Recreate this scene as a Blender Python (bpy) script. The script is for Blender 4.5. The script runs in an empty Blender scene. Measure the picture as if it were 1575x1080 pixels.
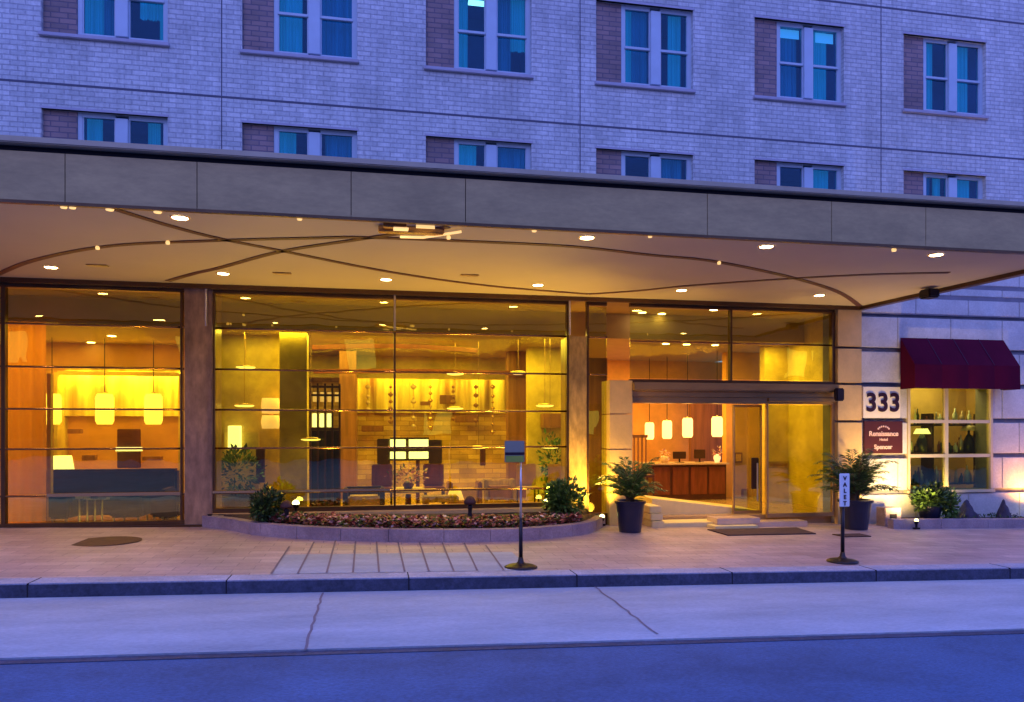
import bpy, bmesh, math, random
from mathutils import Vector, Matrix
random.seed(7)
C = bpy.context.scene.collection
R = math.radians
PI = math.pi

# ------------------------------------------------------------------ camera
FPX, YAW, HOR, FY = 1154.0, R(10.7), 660.0, 12.3      # FY: distance of the facade plane
cam = bpy.data.cameras.new('camera'); camo = bpy.data.objects.new('camera', cam); C.objects.link(camo)
camo.location = (0, 0, 1.6); camo.rotation_euler = (PI / 2, 0, -YAW)
cam.sensor_width = 36; cam.lens = 36 * FPX / 1575; cam.shift_y = (HOR - 540) / 1575
cam.clip_start = .05; cam.clip_end = 2000
bpy.context.scene.camera = camo

# ------------------------------------------------------------------ world, sun, exposure
SUN_EL, SUN_AZ = R(7), R(215)
w = bpy.data.worlds.new('World'); bpy.context.scene.world = w; w.use_nodes = True
nt = w.node_tree; nt.nodes.clear()
out = nt.nodes.new('ShaderNodeOutputWorld'); add = nt.nodes.new('ShaderNodeAddShader')
sky = nt.nodes.new('ShaderNodeTexSky'); sky.sky_type = 'NISHITA'; sky.sun_disc = False
sky.sun_elevation = R(1); sky.sun_rotation = SUN_AZ
mul = nt.nodes.new('ShaderNodeMixRGB'); mul.blend_type = 'MULTIPLY'; mul.inputs[0].default_value = 1
mul.inputs[2].default_value = (.45, .5, 1.5, 1)
b1 = nt.nodes.new('ShaderNodeBackground'); b1.inputs[1].default_value = .06
nt.links.new(sky.outputs[0], mul.inputs[1]); nt.links.new(mul.outputs[0], b1.inputs[0])
b2 = nt.nodes.new('ShaderNodeBackground'); b2.inputs[1].default_value = 1.04
tc = nt.nodes.new('ShaderNodeTexCoord'); sp = nt.nodes.new('ShaderNodeSeparateXYZ')
rp = nt.nodes.new('ShaderNodeValToRGB')
rp.color_ramp.elements[0].position = .0; rp.color_ramp.elements[0].color = (.38, .43, 1.38, 1)
rp.color_ramp.elements[1].position = .7; rp.color_ramp.elements[1].color = (.26, .46, 1.9, 1)
nt.links.new(tc.outputs['Generated'], sp.inputs[0]); nt.links.new(sp.outputs[2], rp.inputs[0])
nt.links.new(rp.outputs[0], b2.inputs[0])
nt.links.new(b1.outputs[0], add.inputs[0]); nt.links.new(b2.outputs[0], add.inputs[1])
nt.links.new(add.outputs[0], out.inputs[0])
sl = bpy.data.lights.new('sun', 'SUN'); sl.energy = .25; sl.angle = R(20); sl.color = (.75, .65, 1)
so = bpy.data.objects.new('sun', sl); C.objects.link(so)
so.rotation_euler = (PI / 2 - R(38), 0, R(-25))
vs = bpy.context.scene.view_settings
vs.view_transform = 'Standard'; vs.look = 'None'; vs.gamma = 1; vs.exposure = 0; vs.use_curve_mapping = False
cy = bpy.context.scene.cycles
cy.max_bounces = 8; cy.diffuse_bounces = 3; cy.glossy_bounces = 4; cy.transparent_max_bounces = 16
cy.sample_clamp_indirect = 4; cy.use_denoising = True; cy.caustics_reflective = False; cy.caustics_refractive = False

# ------------------------------------------------------------------ maths helpers
def at(px, py, Y=None, z=None):
    """the world point on the plane y=Y (or z=z) that lies on the photograph's line of sight"""
    xc = (px - 787.5) / FPX; zc = (HOR - py) / FPX
    d = (math.sin(YAW) + xc * math.cos(YAW), math.cos(YAW) - xc * math.sin(YAW), zc)
    t = Y / d[1] if Y is not None else (z - 1.6) / d[2]
    return Vector((d[0] * t, d[1] * t, 1.6 + d[2] * t))
def X(px, Y): return at(px, 600, Y)[0]
def Z(px, py, Y): return at(px, py, Y)[2]
def zg(x): return .04 - .019 * x                      # the street falls gently to the right

# ------------------------------------------------------------------ materials
M = {}
def mat(name, col, rough=.6, metal=0, var=.0, vscale=3., bump=0., bscale=40., em=None, es=0., spec=.5, col2=None, stretch=None):
    m = bpy.data.materials.new(name); m.use_nodes = True; n = m.node_tree.nodes; l = m.node_tree.links
    b = n['Principled BSDF']; b.inputs['Roughness'].default_value = rough; b.inputs['Metallic'].default_value = metal
    b.inputs['Base Color'].default_value = (*col, 1); b.inputs['Specular IOR Level'].default_value = spec
    if var or col2 or bump:
        t = n.new('ShaderNodeTexCoord'); mp = n.new('ShaderNodeMapping'); l.new(t.outputs['Object'], mp.inputs[0])
        if stretch: mp.inputs['Scale'].default_value = stretch
    if var or col2:
        no = n.new('ShaderNodeTexNoise'); no.inputs['Scale'].default_value = vscale; no.inputs['Detail'].default_value = 6
        no.inputs['Roughness'].default_value = .65
        l.new(mp.outputs[0], no.inputs[0])
        r = n.new('ShaderNodeValToRGB')
        r.color_ramp.elements[0].position = .32; r.color_ramp.elements[1].position = .7
        c2 = col2 or tuple(min(1, c * (1 + var)) for c in col)
        c1 = col if col2 else tuple(c * (1 - var) for c in col)
        r.color_ramp.elements[0].color = (*c1, 1); r.color_ramp.elements[1].color = (*c2, 1)
        l.new(no.outputs[0], r.inputs[0]); l.new(r.outputs[0], b.inputs['Base Color'])
    if bump:
        n2 = n.new('ShaderNodeTexNoise'); n2.inputs['Scale'].default_value = bscale; n2.inputs['Detail'].default_value = 5
        l.new(mp.outputs[0], n2.inputs[0]); bp = n.new('ShaderNodeBump'); bp.inputs['Strength'].default_value = bump
        bp.inputs['Distance'].default_value = .02
        l.new(n2.outputs[0], bp.inputs['Height']); l.new(bp.outputs[0], b.inputs['Normal'])
    if em: b.inputs['Emission Color'].default_value = (*em, 1); b.inputs['Emission Strength'].default_value = es
    M[name] = m; return m

def weather(name, big=.8, small=70., amt=.25, samt=.2, stretch=(1, 1, 1)):
    """broad stains and a fine grain that belong to the surface itself"""
    nt_ = M[name].node_tree; n = nt_.nodes; l = nt_.links; b = n['Principled BSDF']
    t = n.new('ShaderNodeTexCoord'); mp = n.new('ShaderNodeMapping'); mp.inputs['Scale'].default_value = stretch; l.new(t.outputs['Object'], mp.inputs[0])
    src = b.inputs['Base Color'].links[0].from_socket if b.inputs['Base Color'].links else None
    for sc_, am, det in ((big, amt, 8), (small, samt, 2)):
        no = n.new('ShaderNodeTexNoise'); no.inputs['Scale'].default_value = sc_; no.inputs['Detail'].default_value = det; no.inputs['Roughness'].default_value = .7
        l.new(mp.outputs[0], no.inputs[0]); mr = n.new('ShaderNodeMapRange'); mr.inputs[1].default_value = .35; mr.inputs[2].default_value = .65
        mr.inputs[3].default_value = 1 - am; mr.inputs[4].default_value = 1 + am * .6; l.new(no.outputs[0], mr.inputs[0])
        mx = n.new('ShaderNodeMixRGB'); mx.blend_type = 'MULTIPLY'; mx.inputs[0].default_value = 1
        if src: l.new(src, mx.inputs[1])
        else: mx.inputs[1].default_value = b.inputs['Base Color'].default_value
        l.new(mr.outputs[0], mx.inputs[2]); src = mx.outputs[0]
    l.new(src, b.inputs['Base Color'])

def brick_mat(name, c1, c2, mortar, bw, bh, ms, bump=.5, var=.25, offs=.5, axis='XZ', rough=.75, vs=2.):
    m = bpy.data.materials.new(name); m.use_nodes = True; n = m.node_tree.nodes; l = m.node_tree.links
    b = n['Principled BSDF']; b.inputs['Roughness'].default_value = rough
    t = n.new('ShaderNodeTexCoord'); s = n.new('ShaderNodeSeparateXYZ'); c = n.new('ShaderNodeCombineXYZ')
    l.new(t.outputs['Object'], s.inputs[0]); l.new(s.outputs[0], c.inputs[0])
    l.new(s.outputs[2 if axis == 'XZ' else 1], c.inputs[1])
    br = n.new('ShaderNodeTexBrick'); l.new(c.outputs[0], br.inputs['Vector'])
    br.inputs['Scale'].default_value = 1; br.inputs['Brick Width'].default_value = bw; br.inputs['Row Height'].default_value = bh
    br.inputs['Mortar Size'].default_value = ms; br.inputs['Mortar Smooth'].default_value = .3; br.offset = offs
    br.inputs['Color1'].default_value = (*c1, 1); br.inputs['Color2'].default_value = (*c2, 1); br.inputs['Mortar'].default_value = (*mortar, 1)
    no = n.new('ShaderNodeTexNoise'); no.inputs['Scale'].default_value = vs; no.inputs['Detail'].default_value = 6
    l.new(t.outputs['Object'], no.inputs[0])
    mr = n.new('ShaderNodeMapRange'); mr.inputs[1].default_value = .3; mr.inputs[2].default_value = .7
    mr.inputs[3].default_value = 1 - var; mr.inputs[4].default_value = 1 + var
    l.new(no.outputs[0], mr.inputs[0])
    mx = n.new('ShaderNodeMixRGB'); mx.blend_type = 'MULTIPLY'; mx.inputs[0].default_value = 1
    l.new(br.outputs[0], mx.inputs[1]); l.new(mr.outputs[0], mx.inputs[2]); l.new(mx.outputs[0], b.inputs['Base Color'])
    ad = n.new('ShaderNodeMath'); ad.operation = 'MULTIPLY_ADD'; ad.inputs[1].default_value = -1
    n3 = n.new('ShaderNodeTexNoise'); n3.inputs['Scale'].default_value = 25; l.new(t.outputs['Object'], n3.inputs[0])
    l.new(br.outputs[1], ad.inputs[0]); l.new(n3.outputs[0], ad.inputs[2])
    bp = n.new('ShaderNodeBump'); bp.inputs['Strength'].default_value = bump; bp.inputs['Distance'].default_value = .01
    l.new(ad.outputs[0], bp.inputs['Height']); l.new(bp.outputs[0], b.inputs['Normal'])
    M[name] = m; return m

def glass_mat(name, tint, gloss=(1, 1, 1), ior=1.5, rough=.0, wav=0., extra=0.):
    m = bpy.data.materials.new(name); m.use_nodes = True; n = m.node_tree.nodes; l = m.node_tree.links
    n.remove(n['Principled BSDF']); o = n['Material Output']
    tr = n.new('ShaderNodeBsdfTransparent'); tr.inputs[0].default_value = (*tint, 1)
    gl = n.new('ShaderNodeBsdfGlossy'); gl.inputs[0].default_value = (*gloss, 1); gl.inputs['Roughness'].default_value = rough
    fr = n.new('ShaderNodeLayerWeight'); fr.inputs[0].default_value = .5; mx = n.new('ShaderNodeMixShader')
    pw = n.new('ShaderNodeMath'); pw.operation = 'POWER'; pw.inputs[1].default_value = 4; l.new(fr.outputs['Facing'], pw.inputs[0])
    a = n.new('ShaderNodeMath'); a.operation = 'MULTIPLY_ADD'; a.inputs[1].default_value = .9 - extra; a.inputs[2].default_value = .02 + extra / 2
    l.new(pw.outputs[0], a.inputs[0]); a.use_clamp = True
    l.new(a.outputs[0], mx.inputs[0]); l.new(tr.outputs[0], mx.inputs[1]); l.new(gl.outputs[0], mx.inputs[2]); l.new(mx.outputs[0], o.inputs[0])
    if wav:
        t = n.new('ShaderNodeTexCoord'); no = n.new('ShaderNodeTexNoise'); no.inputs['Scale'].default_value = 1.3; no.inputs['Detail'].default_value = 1.5
        mpp = n.new('ShaderNodeMapping'); mpp.inputs['Scale'].default_value = (1.6, 1, .6); l.new(t.outputs['Object'], mpp.inputs[0]); l.new(mpp.outputs[0], no.inputs[0]); bp = n.new('ShaderNodeBump'); bp.inputs['Strength'].default_value = wav; bp.inputs['Distance'].default_value = .02
        l.new(no.outputs[0], bp.inputs['Height']); l.new(bp.outputs[0], gl.inputs['Normal']); l.new(bp.outputs[0], fr.inputs['Normal'])
    M[name] = m; return m

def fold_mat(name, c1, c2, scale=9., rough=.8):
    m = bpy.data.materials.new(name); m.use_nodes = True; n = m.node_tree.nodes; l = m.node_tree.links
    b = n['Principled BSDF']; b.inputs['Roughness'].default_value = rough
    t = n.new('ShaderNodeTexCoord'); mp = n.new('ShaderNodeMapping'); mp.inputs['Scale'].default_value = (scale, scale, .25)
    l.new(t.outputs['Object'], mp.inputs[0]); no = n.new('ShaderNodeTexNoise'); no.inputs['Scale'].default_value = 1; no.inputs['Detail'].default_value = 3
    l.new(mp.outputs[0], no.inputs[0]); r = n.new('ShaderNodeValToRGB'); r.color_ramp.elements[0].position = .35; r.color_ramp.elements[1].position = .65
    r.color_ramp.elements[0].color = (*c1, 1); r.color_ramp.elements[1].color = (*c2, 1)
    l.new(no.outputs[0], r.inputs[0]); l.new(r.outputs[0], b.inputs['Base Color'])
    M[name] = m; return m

brick_mat('white_brick', (.52, .54, .53), (.66, .67, .64), (.43, .44, .46), .21, .076, .008, bump=.9, var=.13, vs=1.1)
brick_mat('dark_brick', (.23, .16, .15), (.33, .21, .19), (.14, .11, .14), .24, .082, .010, bump=.5, var=.2)
brick_mat('paving', (.43, .30, .28), (.54, .41, .37), (.27, .2, .2), .42, .21, .006, bump=.25, var=.16, axis='XY', rough=.5, vs=1.3)
brick_mat('orange_stone', (.50, .28, .06), (.85, .56, .14), (.40, .22, .05), .42, .12, .008, bump=.5, var=.35, vs=1.6)
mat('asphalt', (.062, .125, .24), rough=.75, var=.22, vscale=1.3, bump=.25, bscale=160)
mat('concrete', (.42, .45, .47), rough=.8, var=.13, vscale=1.2, bump=.2, bscale=50, stretch=(.5, 1.6, 1))
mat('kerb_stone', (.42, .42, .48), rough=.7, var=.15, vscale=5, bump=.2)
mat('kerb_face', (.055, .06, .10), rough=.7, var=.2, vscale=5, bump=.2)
mat('opposite_wall', (.10, .055, .035), rough=.8, var=.3, vscale=.4)
mat('joint', (.22, .17, .18), rough=.9)
mat('wall_joint', (.10, .10, .14), rough=.9)
mat('joint_stone', (.22, .20, .22), rough=.9, var=.2)
mat('limestone', (.60, .57, .52), rough=.75, var=.12, vscale=2.2, bump=.25, bscale=30)
mat('stone_gold', (.70, .46, .17), rough=.6, var=.15, vscale=2, bump=.2, bscale=20)
mat('frame_white', (.44, .55, .62), rough=.5, var=.06)
mat('frame_cream', (.62, .50, .30), rough=.5, var=.06)
mat('sill_stone', (.42, .40, .46), rough=.7, var=.1)
mat('fascia', (.48, .335, .13), rough=.45, metal=.15, var=.16, vscale=1.2, bump=.05, bscale=6, stretch=(1, 1, 2.5))
mat('coping', (.46, .37, .24), rough=.5, metal=.2, var=.1)
mat('dark_gap', (.015, .012, .015), rough=.9)
mat('soffit', (.56, .45, .29), rough=.65, var=.04, vscale=.8)
mat('bronze', (.13, .07, .03), rough=.35, metal=.6, var=.2)
mat('bronze_light', (.46, .28, .11), rough=.28, metal=.45, var=.2, stretch=(.3, 1, 1))
mat('bar_metal', (.36, .20, .08), rough=.18, metal=1)
mat('bead', (.10, .028, .02), rough=.5)
mat('brass', (.75, .50, .22), rough=.25, metal=.9)
mat('steel', (.62, .58, .55), rough=.3, metal=.9)
mat('black_metal', (.02, .013, .015), rough=.4, metal=.4, var=.2)
mat('pier_brown', (.52, .33, .11), rough=.3, metal=.1, var=.25, vscale=1.5, stretch=(1, 1, .4))
mat('pier_mauve', (.44, .27, .15), rough=.3, metal=.1, var=.25, vscale=1.6, stretch=(1, 1, .5))
mat('lobby_floor', (.48, .30, .13), rough=.2, var=.12)
mat('lobby_ceiling', (.50, .34, .14), rough=.7, var=.08)
mat('wall_orange', (.80, .40, .09), rough=.5, var=.22, vscale=1.1)
mat('wall_gold', (.74, .54, .11), rough=.45, var=.35, vscale=1.6)
mat('wall_wood', (.30, .12, .05), rough=.4, var=.3, vscale=3, stretch=(4, 4, .3))
mat('mahogany', (.22, .055, .025), rough=.3, var=.3, vscale=4, stretch=(3, 3, .5))
mat('mahogany_dark', (.10, .028, .018), rough=.35, var=.3)
mat('marble_top', (.70, .50, .34), rough=.2, var=.12)
mat('ramp_stone', (.85, .70, .32), rough=.4, var=.08)
mat('dark_wood', (.045, .018, .015), rough=.35, var=.3)
mat('navy_fabric', (.025, .028, .085), rough=.85, var=.25, vscale=8)
mat('plum_fabric', (.07, .025, .045), rough=.85, var=.25, vscale=8)
mat('tan_fabric', (.62, .36, .2), rough=.8, var=.2)
mat('awning_cloth', (.095, .003, .02), spec=.1, rough=.9, var=.12, vscale=2)
mat('awning_trim', (.05, .004, .03), rough=.8)
mat('sign_white', (.90, .80, .58), rough=.5, var=.05)
mat('sign_brown', (.075, .016, .008), rough=.4, var=.15)
mat('sign_letters', (.75, .50, .42), rough=.5)
mat('number_dark', (.03, .006, .012), rough=.4)
mat('plate_white', (.80, .80, .78), rough=.4)
mat('plate_grey', (.26, .24, .17), rough=.5)
mat('plate_green', (.30, .34, .05), rough=.4)
mat('soil', (.06, .035, .03), rough=.95, var=.4, vscale=20)
mat('pot_black', (.012, .013, .035), rough=.3, var=.2)
mat('leaf', (.045, .11, .018), rough=.5, col2=(.11, .20, .035), vscale=9)
mat('leaf_dark', (.018, .045, .012), rough=.55, col2=(.04, .085, .02), vscale=9)
mat('leaf_bright', (.09, .22, .03), rough=.5, col2=(.2, .34, .06), vscale=9)
mat('stem', (.12, .08, .035), rough=.8)
mat('petal_pink', (.55, .20, .20), rough=.6, col2=(.75, .42, .36), vscale=14)
mat('petal_red', (.22, .035, .035), rough=.6, col2=(.4, .1, .08), vscale=14)
mat('petal_white', (.8, .66, .55), rough=.6)
mat('planter_stone', (.30, .21, .22), rough=.7, col2=(.46, .35, .34), vscale=2.4, bump=.3, bscale=25)
mat('rock', (.07, .055, .08), rough=.85, var=.35, vscale=6, bump=.5, bscale=14)
mat('mat_rubber', (.07, .035, .03), rough=.95, var=.3, vscale=12)
mat('iron', (.10, .05, .045), rough=.7, metal=.4, var=.3, vscale=9)
mat('shade_lit', (.9, .6, .2), em=(1, .56, .10), es=3.0)
mat('shade_lit_warm', (.9, .6, .3), em=(1, .48, .12), es=3.4)
mat('marker_lit', (.9, .7, .3), em=(1, .62, .22), es=1.1)
mat('lampshade_lit', (.9, .85, .6), em=(1, .85, .42), es=2.4)
mat('glint_disc_glow', (.9, .8, .4), em=(1, .68, .22), es=2.6)
mat('lantern_lit', (.9, .85, .7), em=(1, .86, .55), es=2.6)
mat('sconce_lit', (.9, .6, .4), em=(1, .5, .2), es=1.3)
mat('screen_lit', (.9, .9, .8), em=(1, 1, .74), es=2.2)
mat('downlight_lit', (1, .9, .7), em=(1, .72, .36), es=26)
mat('flood_lit', (1, .9, .4), em=(1, .88, .25), es=9)
mat('reflection_patch_glow', (.4, .4, .1), em=(.75, .72, .10), es=.45)
mat('tube_lit', (.8, 1, 1), em=(.55, 1, .9), es=2.5)
mat('blind_glow', (.3, .6, .9), em=(.16, .55, .9), es=.55)  # brightness reflected by the blinds, put in as emission
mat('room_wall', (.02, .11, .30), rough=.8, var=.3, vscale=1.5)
mat('room_dark', (.02, .035, .14), rough=.8)
weather('asphalt', .5, 60, .22, .30, (.5, 1.5, 1)); weather('concrete', .9, 45, .16, .13, (.45, 1.6, 1)); weather('paving', .7, 30, .16, .10)
weather('kerb_face', 1.2, 20, .35, .25); weather('kerb_stone', 1., 40, .2, .15); weather('white_brick', .35, 18, .10, .10, (1, 1, .5)); weather('white_brick', 1.6, 5, .10, .08, (2.2, 1, .16)); weather('fascia', .5, 8, .14, .05, (1, 1, 3))
weather('limestone', .8, 30, .12, .08); weather('planter_stone', 2., 40, .2, .15); weather('pier_mauve', 1.5, 12, .3, .15, (1, 1, .4)); weather('pier_brown', 1.5, 12, .3, .15, (1, 1, .4))
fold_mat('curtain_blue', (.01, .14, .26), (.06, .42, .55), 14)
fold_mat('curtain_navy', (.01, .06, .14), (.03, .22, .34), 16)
for q, e in (('curtain_blue', (.0, .15, .30)), ('curtain_navy', (.0, .045, .15))):      # room glow put into the curtain cloth as faint blue emission
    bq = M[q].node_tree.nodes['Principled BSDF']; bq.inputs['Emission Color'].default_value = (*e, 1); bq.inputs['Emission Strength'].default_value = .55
fold_mat('drape_gold', (.22, .10, .01), (.98, .80, .20), 3.4)  # streaks of light down the drapes put into the cloth colour
fold_mat('drape_orange', (.60, .22, .05), (.95, .48, .16), 5)
_n = M['drape_orange'].node_tree; _t = _n.nodes.new('ShaderNodeBsdfTranslucent'); _t.inputs[0].default_value = (.95, .42, .10, 1)
_m = _n.nodes.new('ShaderNodeMixShader'); _m.inputs[0].default_value = .6
_n.links.new(_n.nodes['Principled BSDF'].outputs[0], _m.inputs[1]); _n.links.new(_t.outputs[0], _m.inputs[2]); _n.links.new(_m.outputs[0], _n.nodes['Material Output'].inputs[0])
glass_mat('glass_shop', (.89, .95, .58), gloss=(1, .88, .44), wav=.26, extra=.30)
glass_mat('glass_door', (.86, .92, .44), gloss=(1, .88, .44), wav=.26, extra=.30)
glass_mat('glass_window', (.58, .84, .92), gloss=(.5, .8, 1), extra=.03)

# ------------------------------------------------------------------ mesh helpers
class MB:
    def __init__(s): s.bm = bmesh.new()
    def box(s, x0, x1, y0, y1, z0, z1, bev=0., rot=0.):
        if x1 < x0: x0, x1 = x1, x0
        if y1 < y0: y0, y1 = y1, y0
        if z1 < z0: z0, z1 = z1, z0
        r = bmesh.ops.create_cube(s.bm, size=1)
        vs = r['verts']
        for v in vs:
            v.co = Vector(((v.co.x + .5) * (x1 - x0) + x0, (v.co.y + .5) * (y1 - y0) + y0, (v.co.z + .5) * (z1 - z0) + z0))
        if rot:
            c = Vector(((x0 + x1) / 2, (y0 + y1) / 2, 0)); bmesh.ops.rotate(s.bm, verts=vs, cent=c, matrix=Matrix.Rotation(rot, 3, 'Z'))
        if bev:
            es = list({e for v in vs for e in v.link_edges}); bmesh.ops.bevel(s.bm, geom=es, offset=bev, segments=2, affect='EDGES')
        return s
    def lathe(s, c, prof, n=24, caps=True):
        """prof: (radius, z) from the bottom up"""
        rings = []
        for r, z in prof:
            rings.append([s.bm.verts.new((c[0] + r * math.cos(2 * PI * k / n), c[1] + r * math.sin(2 * PI * k / n), c[2] + z)) for k in range(n)])
        for a, b in zip(rings, rings[1:]):
            for k in range(n): s.bm.faces.new((a[k], a[(k + 1) % n], b[(k + 1) % n], b[k]))
        if caps:
            s.bm.faces.new(rings[0][::-1]); s.bm.faces.new(rings[-1])
        return s
    def tube(s, pts, r, n=8, r2=None):
        pts = [Vector(p) for p in pts]; rings = []; N = len(pts)
        for i, p in enumerate(pts):
            d = (pts[min(i + 1, N - 1)] - pts[max(i - 1, 0)]).normalized()
            u = d.cross(Vector((0, 0, 1)));
            if u.length < 1e-3: u = Vector((1, 0, 0))
            u.normalize(); v = d.cross(u); rr = r if r2 is None else r + (r2 - r) * i / (N - 1)
            rings.append([s.bm.verts.new(p + (u * math.cos(2 * PI * k / n) + v * math.sin(2 * PI * k / n)) * rr) for k in range(n)])
        for a, b in zip(rings, rings[1:]):
            for k in range(n): s.bm.faces.new((a[k], a[(k + 1) % n], b[(k + 1) % n], b[k]))
        s.bm.faces.new(rings[0][::-1]); s.bm.faces.new(rings[-1]); return s
    def poly(s, pts):
        s.bm.faces.new([s.bm.verts.new(p) for p in pts]); return s
    def prism(s, pts, vec):
        vec = Vector(vec); a = [s.bm.verts.new(p) for p in pts]; b = [s.bm.verts.new(Vector(p) + vec) for p in pts]
        s.bm.faces.new(a); s.bm.faces.new(b[::-1]); n = len(a)
        for k in range(n): s.bm.faces.new((a[k], b[k], b[(k + 1) % n], a[(k + 1) % n]))
        return s
    def build(s, name, m, parent=None, smooth=False, **kw):
        bmesh.ops.recalc_face_normals(s.bm, faces=s.bm.faces[:])
        me = bpy.data.meshes.new(name); s.bm.to_mesh(me); s.bm.free()
        ob = bpy.data.objects.new(name, me); C.objects.link(ob)
        for mm in (m if isinstance(m, (list, tuple)) else [m]): me.materials.append(M[mm])
        if smooth:
            for p in me.polygons: p.use_smooth = True
        if parent:
            ob.parent = parent
            off = Vector((0, 0, 0)); q = parent
            while q: off += q.location; q = q.parent
            me.transform(Matrix.Translation(-off))
        for k, v in kw.items(): ob[k] = v
        return ob
def thing(name, label, cat, loc=(0, 0, 0), group=None):
    o = bpy.data.objects.new(name, None); o.empty_display_size = .1; C.objects.link(o); o.location = loc
    o['label'] = label; o['category'] = cat
    if group: o['group'] = group
    return o
def tag(o, label, cat, group=None):
    o['label'] = label; o['category'] = cat
    if group: o['group'] = group
    return o
def copy_tree(o, parent=None, off=(0, 0, 0), label=None):
    c = o.copy(); C.objects.link(c)
    if parent: c.parent = parent
    else: c.location = o.location + Vector(off)
    if label: c['label'] = label
    for ch in o.children: copy_tree(ch, c)
    return c
def light(kind, name, loc, power, col, parent=None, size=.5, size_y=None, rot=(0, 0, 0), spot=R(110), blend=.6, radius=.05):
    l = bpy.data.lights.new(name, kind); l.energy = power; l.color = col
    if kind == 'AREA':
        l.size = size
        if size_y: l.shape = 'RECTANGLE'; l.size_y = size_y
    else: l.shadow_soft_size = radius
    if kind == 'SPOT': l.spot_size = spot; l.spot_blend = blend
    o = bpy.data.objects.new(name, l); C.objects.link(o); o.location = loc; o.rotation_euler = rot
    if parent:
        o.parent = parent; q = parent; off = Vector((0, 0, 0))
        while q: off += q.location; q = q.parent
        o.location = Vector(loc) - off
    return o
def text(name, s, m, parent, size, x, y, z, depth=.01, bold=0., align='CENTER', sp=1.):
    cu = bpy.data.curves.new(name, 'FONT'); cu.body = s; cu.size = size; cu.extrude = depth / 2; cu.offset = bold
    cu.align_x = align; cu.space_character = sp; cu.resolution_u = 4
    o = bpy.data.objects.new(name, cu); C.objects.link(o)
    dg = bpy.context.evaluated_depsgraph_get(); me = bpy.data.meshes.new_from_object(o.evaluated_get(dg))
    bpy.data.objects.remove(o)
    ob = bpy.data.objects.new(name, me); C.objects.link(ob); me.materials.clear(); me.materials.append(M[m])
    me.transform(Matrix.Translation((x, y, z)) @ Matrix.Rotation(PI / 2, 4, 'X'))
    if parent:
        ob.parent = parent; off = Vector((0, 0, 0)); q = parent
        while q: off += q.location; q = q.parent
        me.transform(Matrix.Translation(-off))
    return ob

# ------------------------------------------------------------------ the ground
def sheet(x0, x1, ya, yb, dz=0., nx=24, ny=1):
    """a sheet that follows the street's fall; ya, yb are functions of x"""
    b = MB(); g = []
    for i in range(nx + 1):
        x = x0 + (x1 - x0) * i / nx
        g.append([b.bm.verts.new((x, ya(x) + (yb(x) - ya(x)) * j / ny, zg(x) + dz)) for j in range(ny + 1)])
    for i in range(nx):
        for j in range(ny): b.bm.faces.new((g[i][j], g[i + 1][j], g[i + 1][j + 1], g[i][j + 1]))
    return b
KY = lambda x: 7.98 - .008 * x
GY = lambda x: 5.93 - .02 * x
GX0, GX1 = -60, 60
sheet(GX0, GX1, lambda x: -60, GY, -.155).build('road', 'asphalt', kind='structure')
def slab(name, x0, x1, ya, yb, d0, d1, m, **kw):
    b = MB(); nx = 24; g = []
    for i in range(nx + 1):
        x = x0 + (x1 - x0) * i / nx
        g.append([b.bm.verts.new((x, y, zg(x) + d)) for y, d in ((ya(x), d0), (ya(x), d1), (yb(x), d1), (yb(x), d0))])
    for i in range(nx):
        for k in range(4): b.bm.faces.new((g[i][k], g[i + 1][k], g[i + 1][(k + 1) % 4], g[i][(k + 1) % 4]))
    b.bm.faces.new(g[0]); b.bm.faces.new(g[-1][::-1]); return b.build(name, m, **kw)
slab('gutter_apron', GX0, GX1, GY, lambda x: KY(x) - .004, -.3, -.135, 'concrete', kind='structure')
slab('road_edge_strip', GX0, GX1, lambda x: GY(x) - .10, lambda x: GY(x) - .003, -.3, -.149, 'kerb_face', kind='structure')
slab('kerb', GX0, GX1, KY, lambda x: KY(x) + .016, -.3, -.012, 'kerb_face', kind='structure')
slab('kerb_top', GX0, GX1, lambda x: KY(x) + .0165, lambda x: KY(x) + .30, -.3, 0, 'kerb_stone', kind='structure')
slab('pavement', GX0, GX1, lambda x: KY(x) + .302, lambda x: FY + .5, -.3, -.002, 'paving', kind='structure')
# joints in the apron
jb = MB()
for (xa, ya_), (xb, yb_) in (((497, 912), (470, 1000)), ((915, 903), (1012, 976))):
    a = at(xa, ya_, z=-.13); b_ = at(xb, yb_, z=-.13)
    a = at(xa, ya_, z=zg(a.x) - .135); b_ = at(xb, yb_, z=zg(b_.x) - .135)
    d = (b_ - a).normalized(); nrm = Vector((-d.y, d.x, 0)) * .011
    pts = [a]
    for k in range(1, 14):
        t = k / 14; pts.append(a.lerp(b_, t) + nrm * random.uniform(-1.2, 1.2))
    pts.append(b_)
    for p, q in zip(pts, pts[1:]):
        jb.poly([Vector((v.x, v.y, zg(v.x) - .131)) for v in (p - nrm, q - nrm, q + nrm, p + nrm)])
jb.build('apron_joint', 'joint', kind='structure')
jb = MB()
for k in range(-8, 14):
    x = k * 1.83 + .4; jb.box(x - .006, x + .006, KY(x) - .003, KY(x) + .31, zg(x) - .134, zg(x) + .002)
jb.build('kerb_joint', 'dark_gap', kind='structure')
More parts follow.
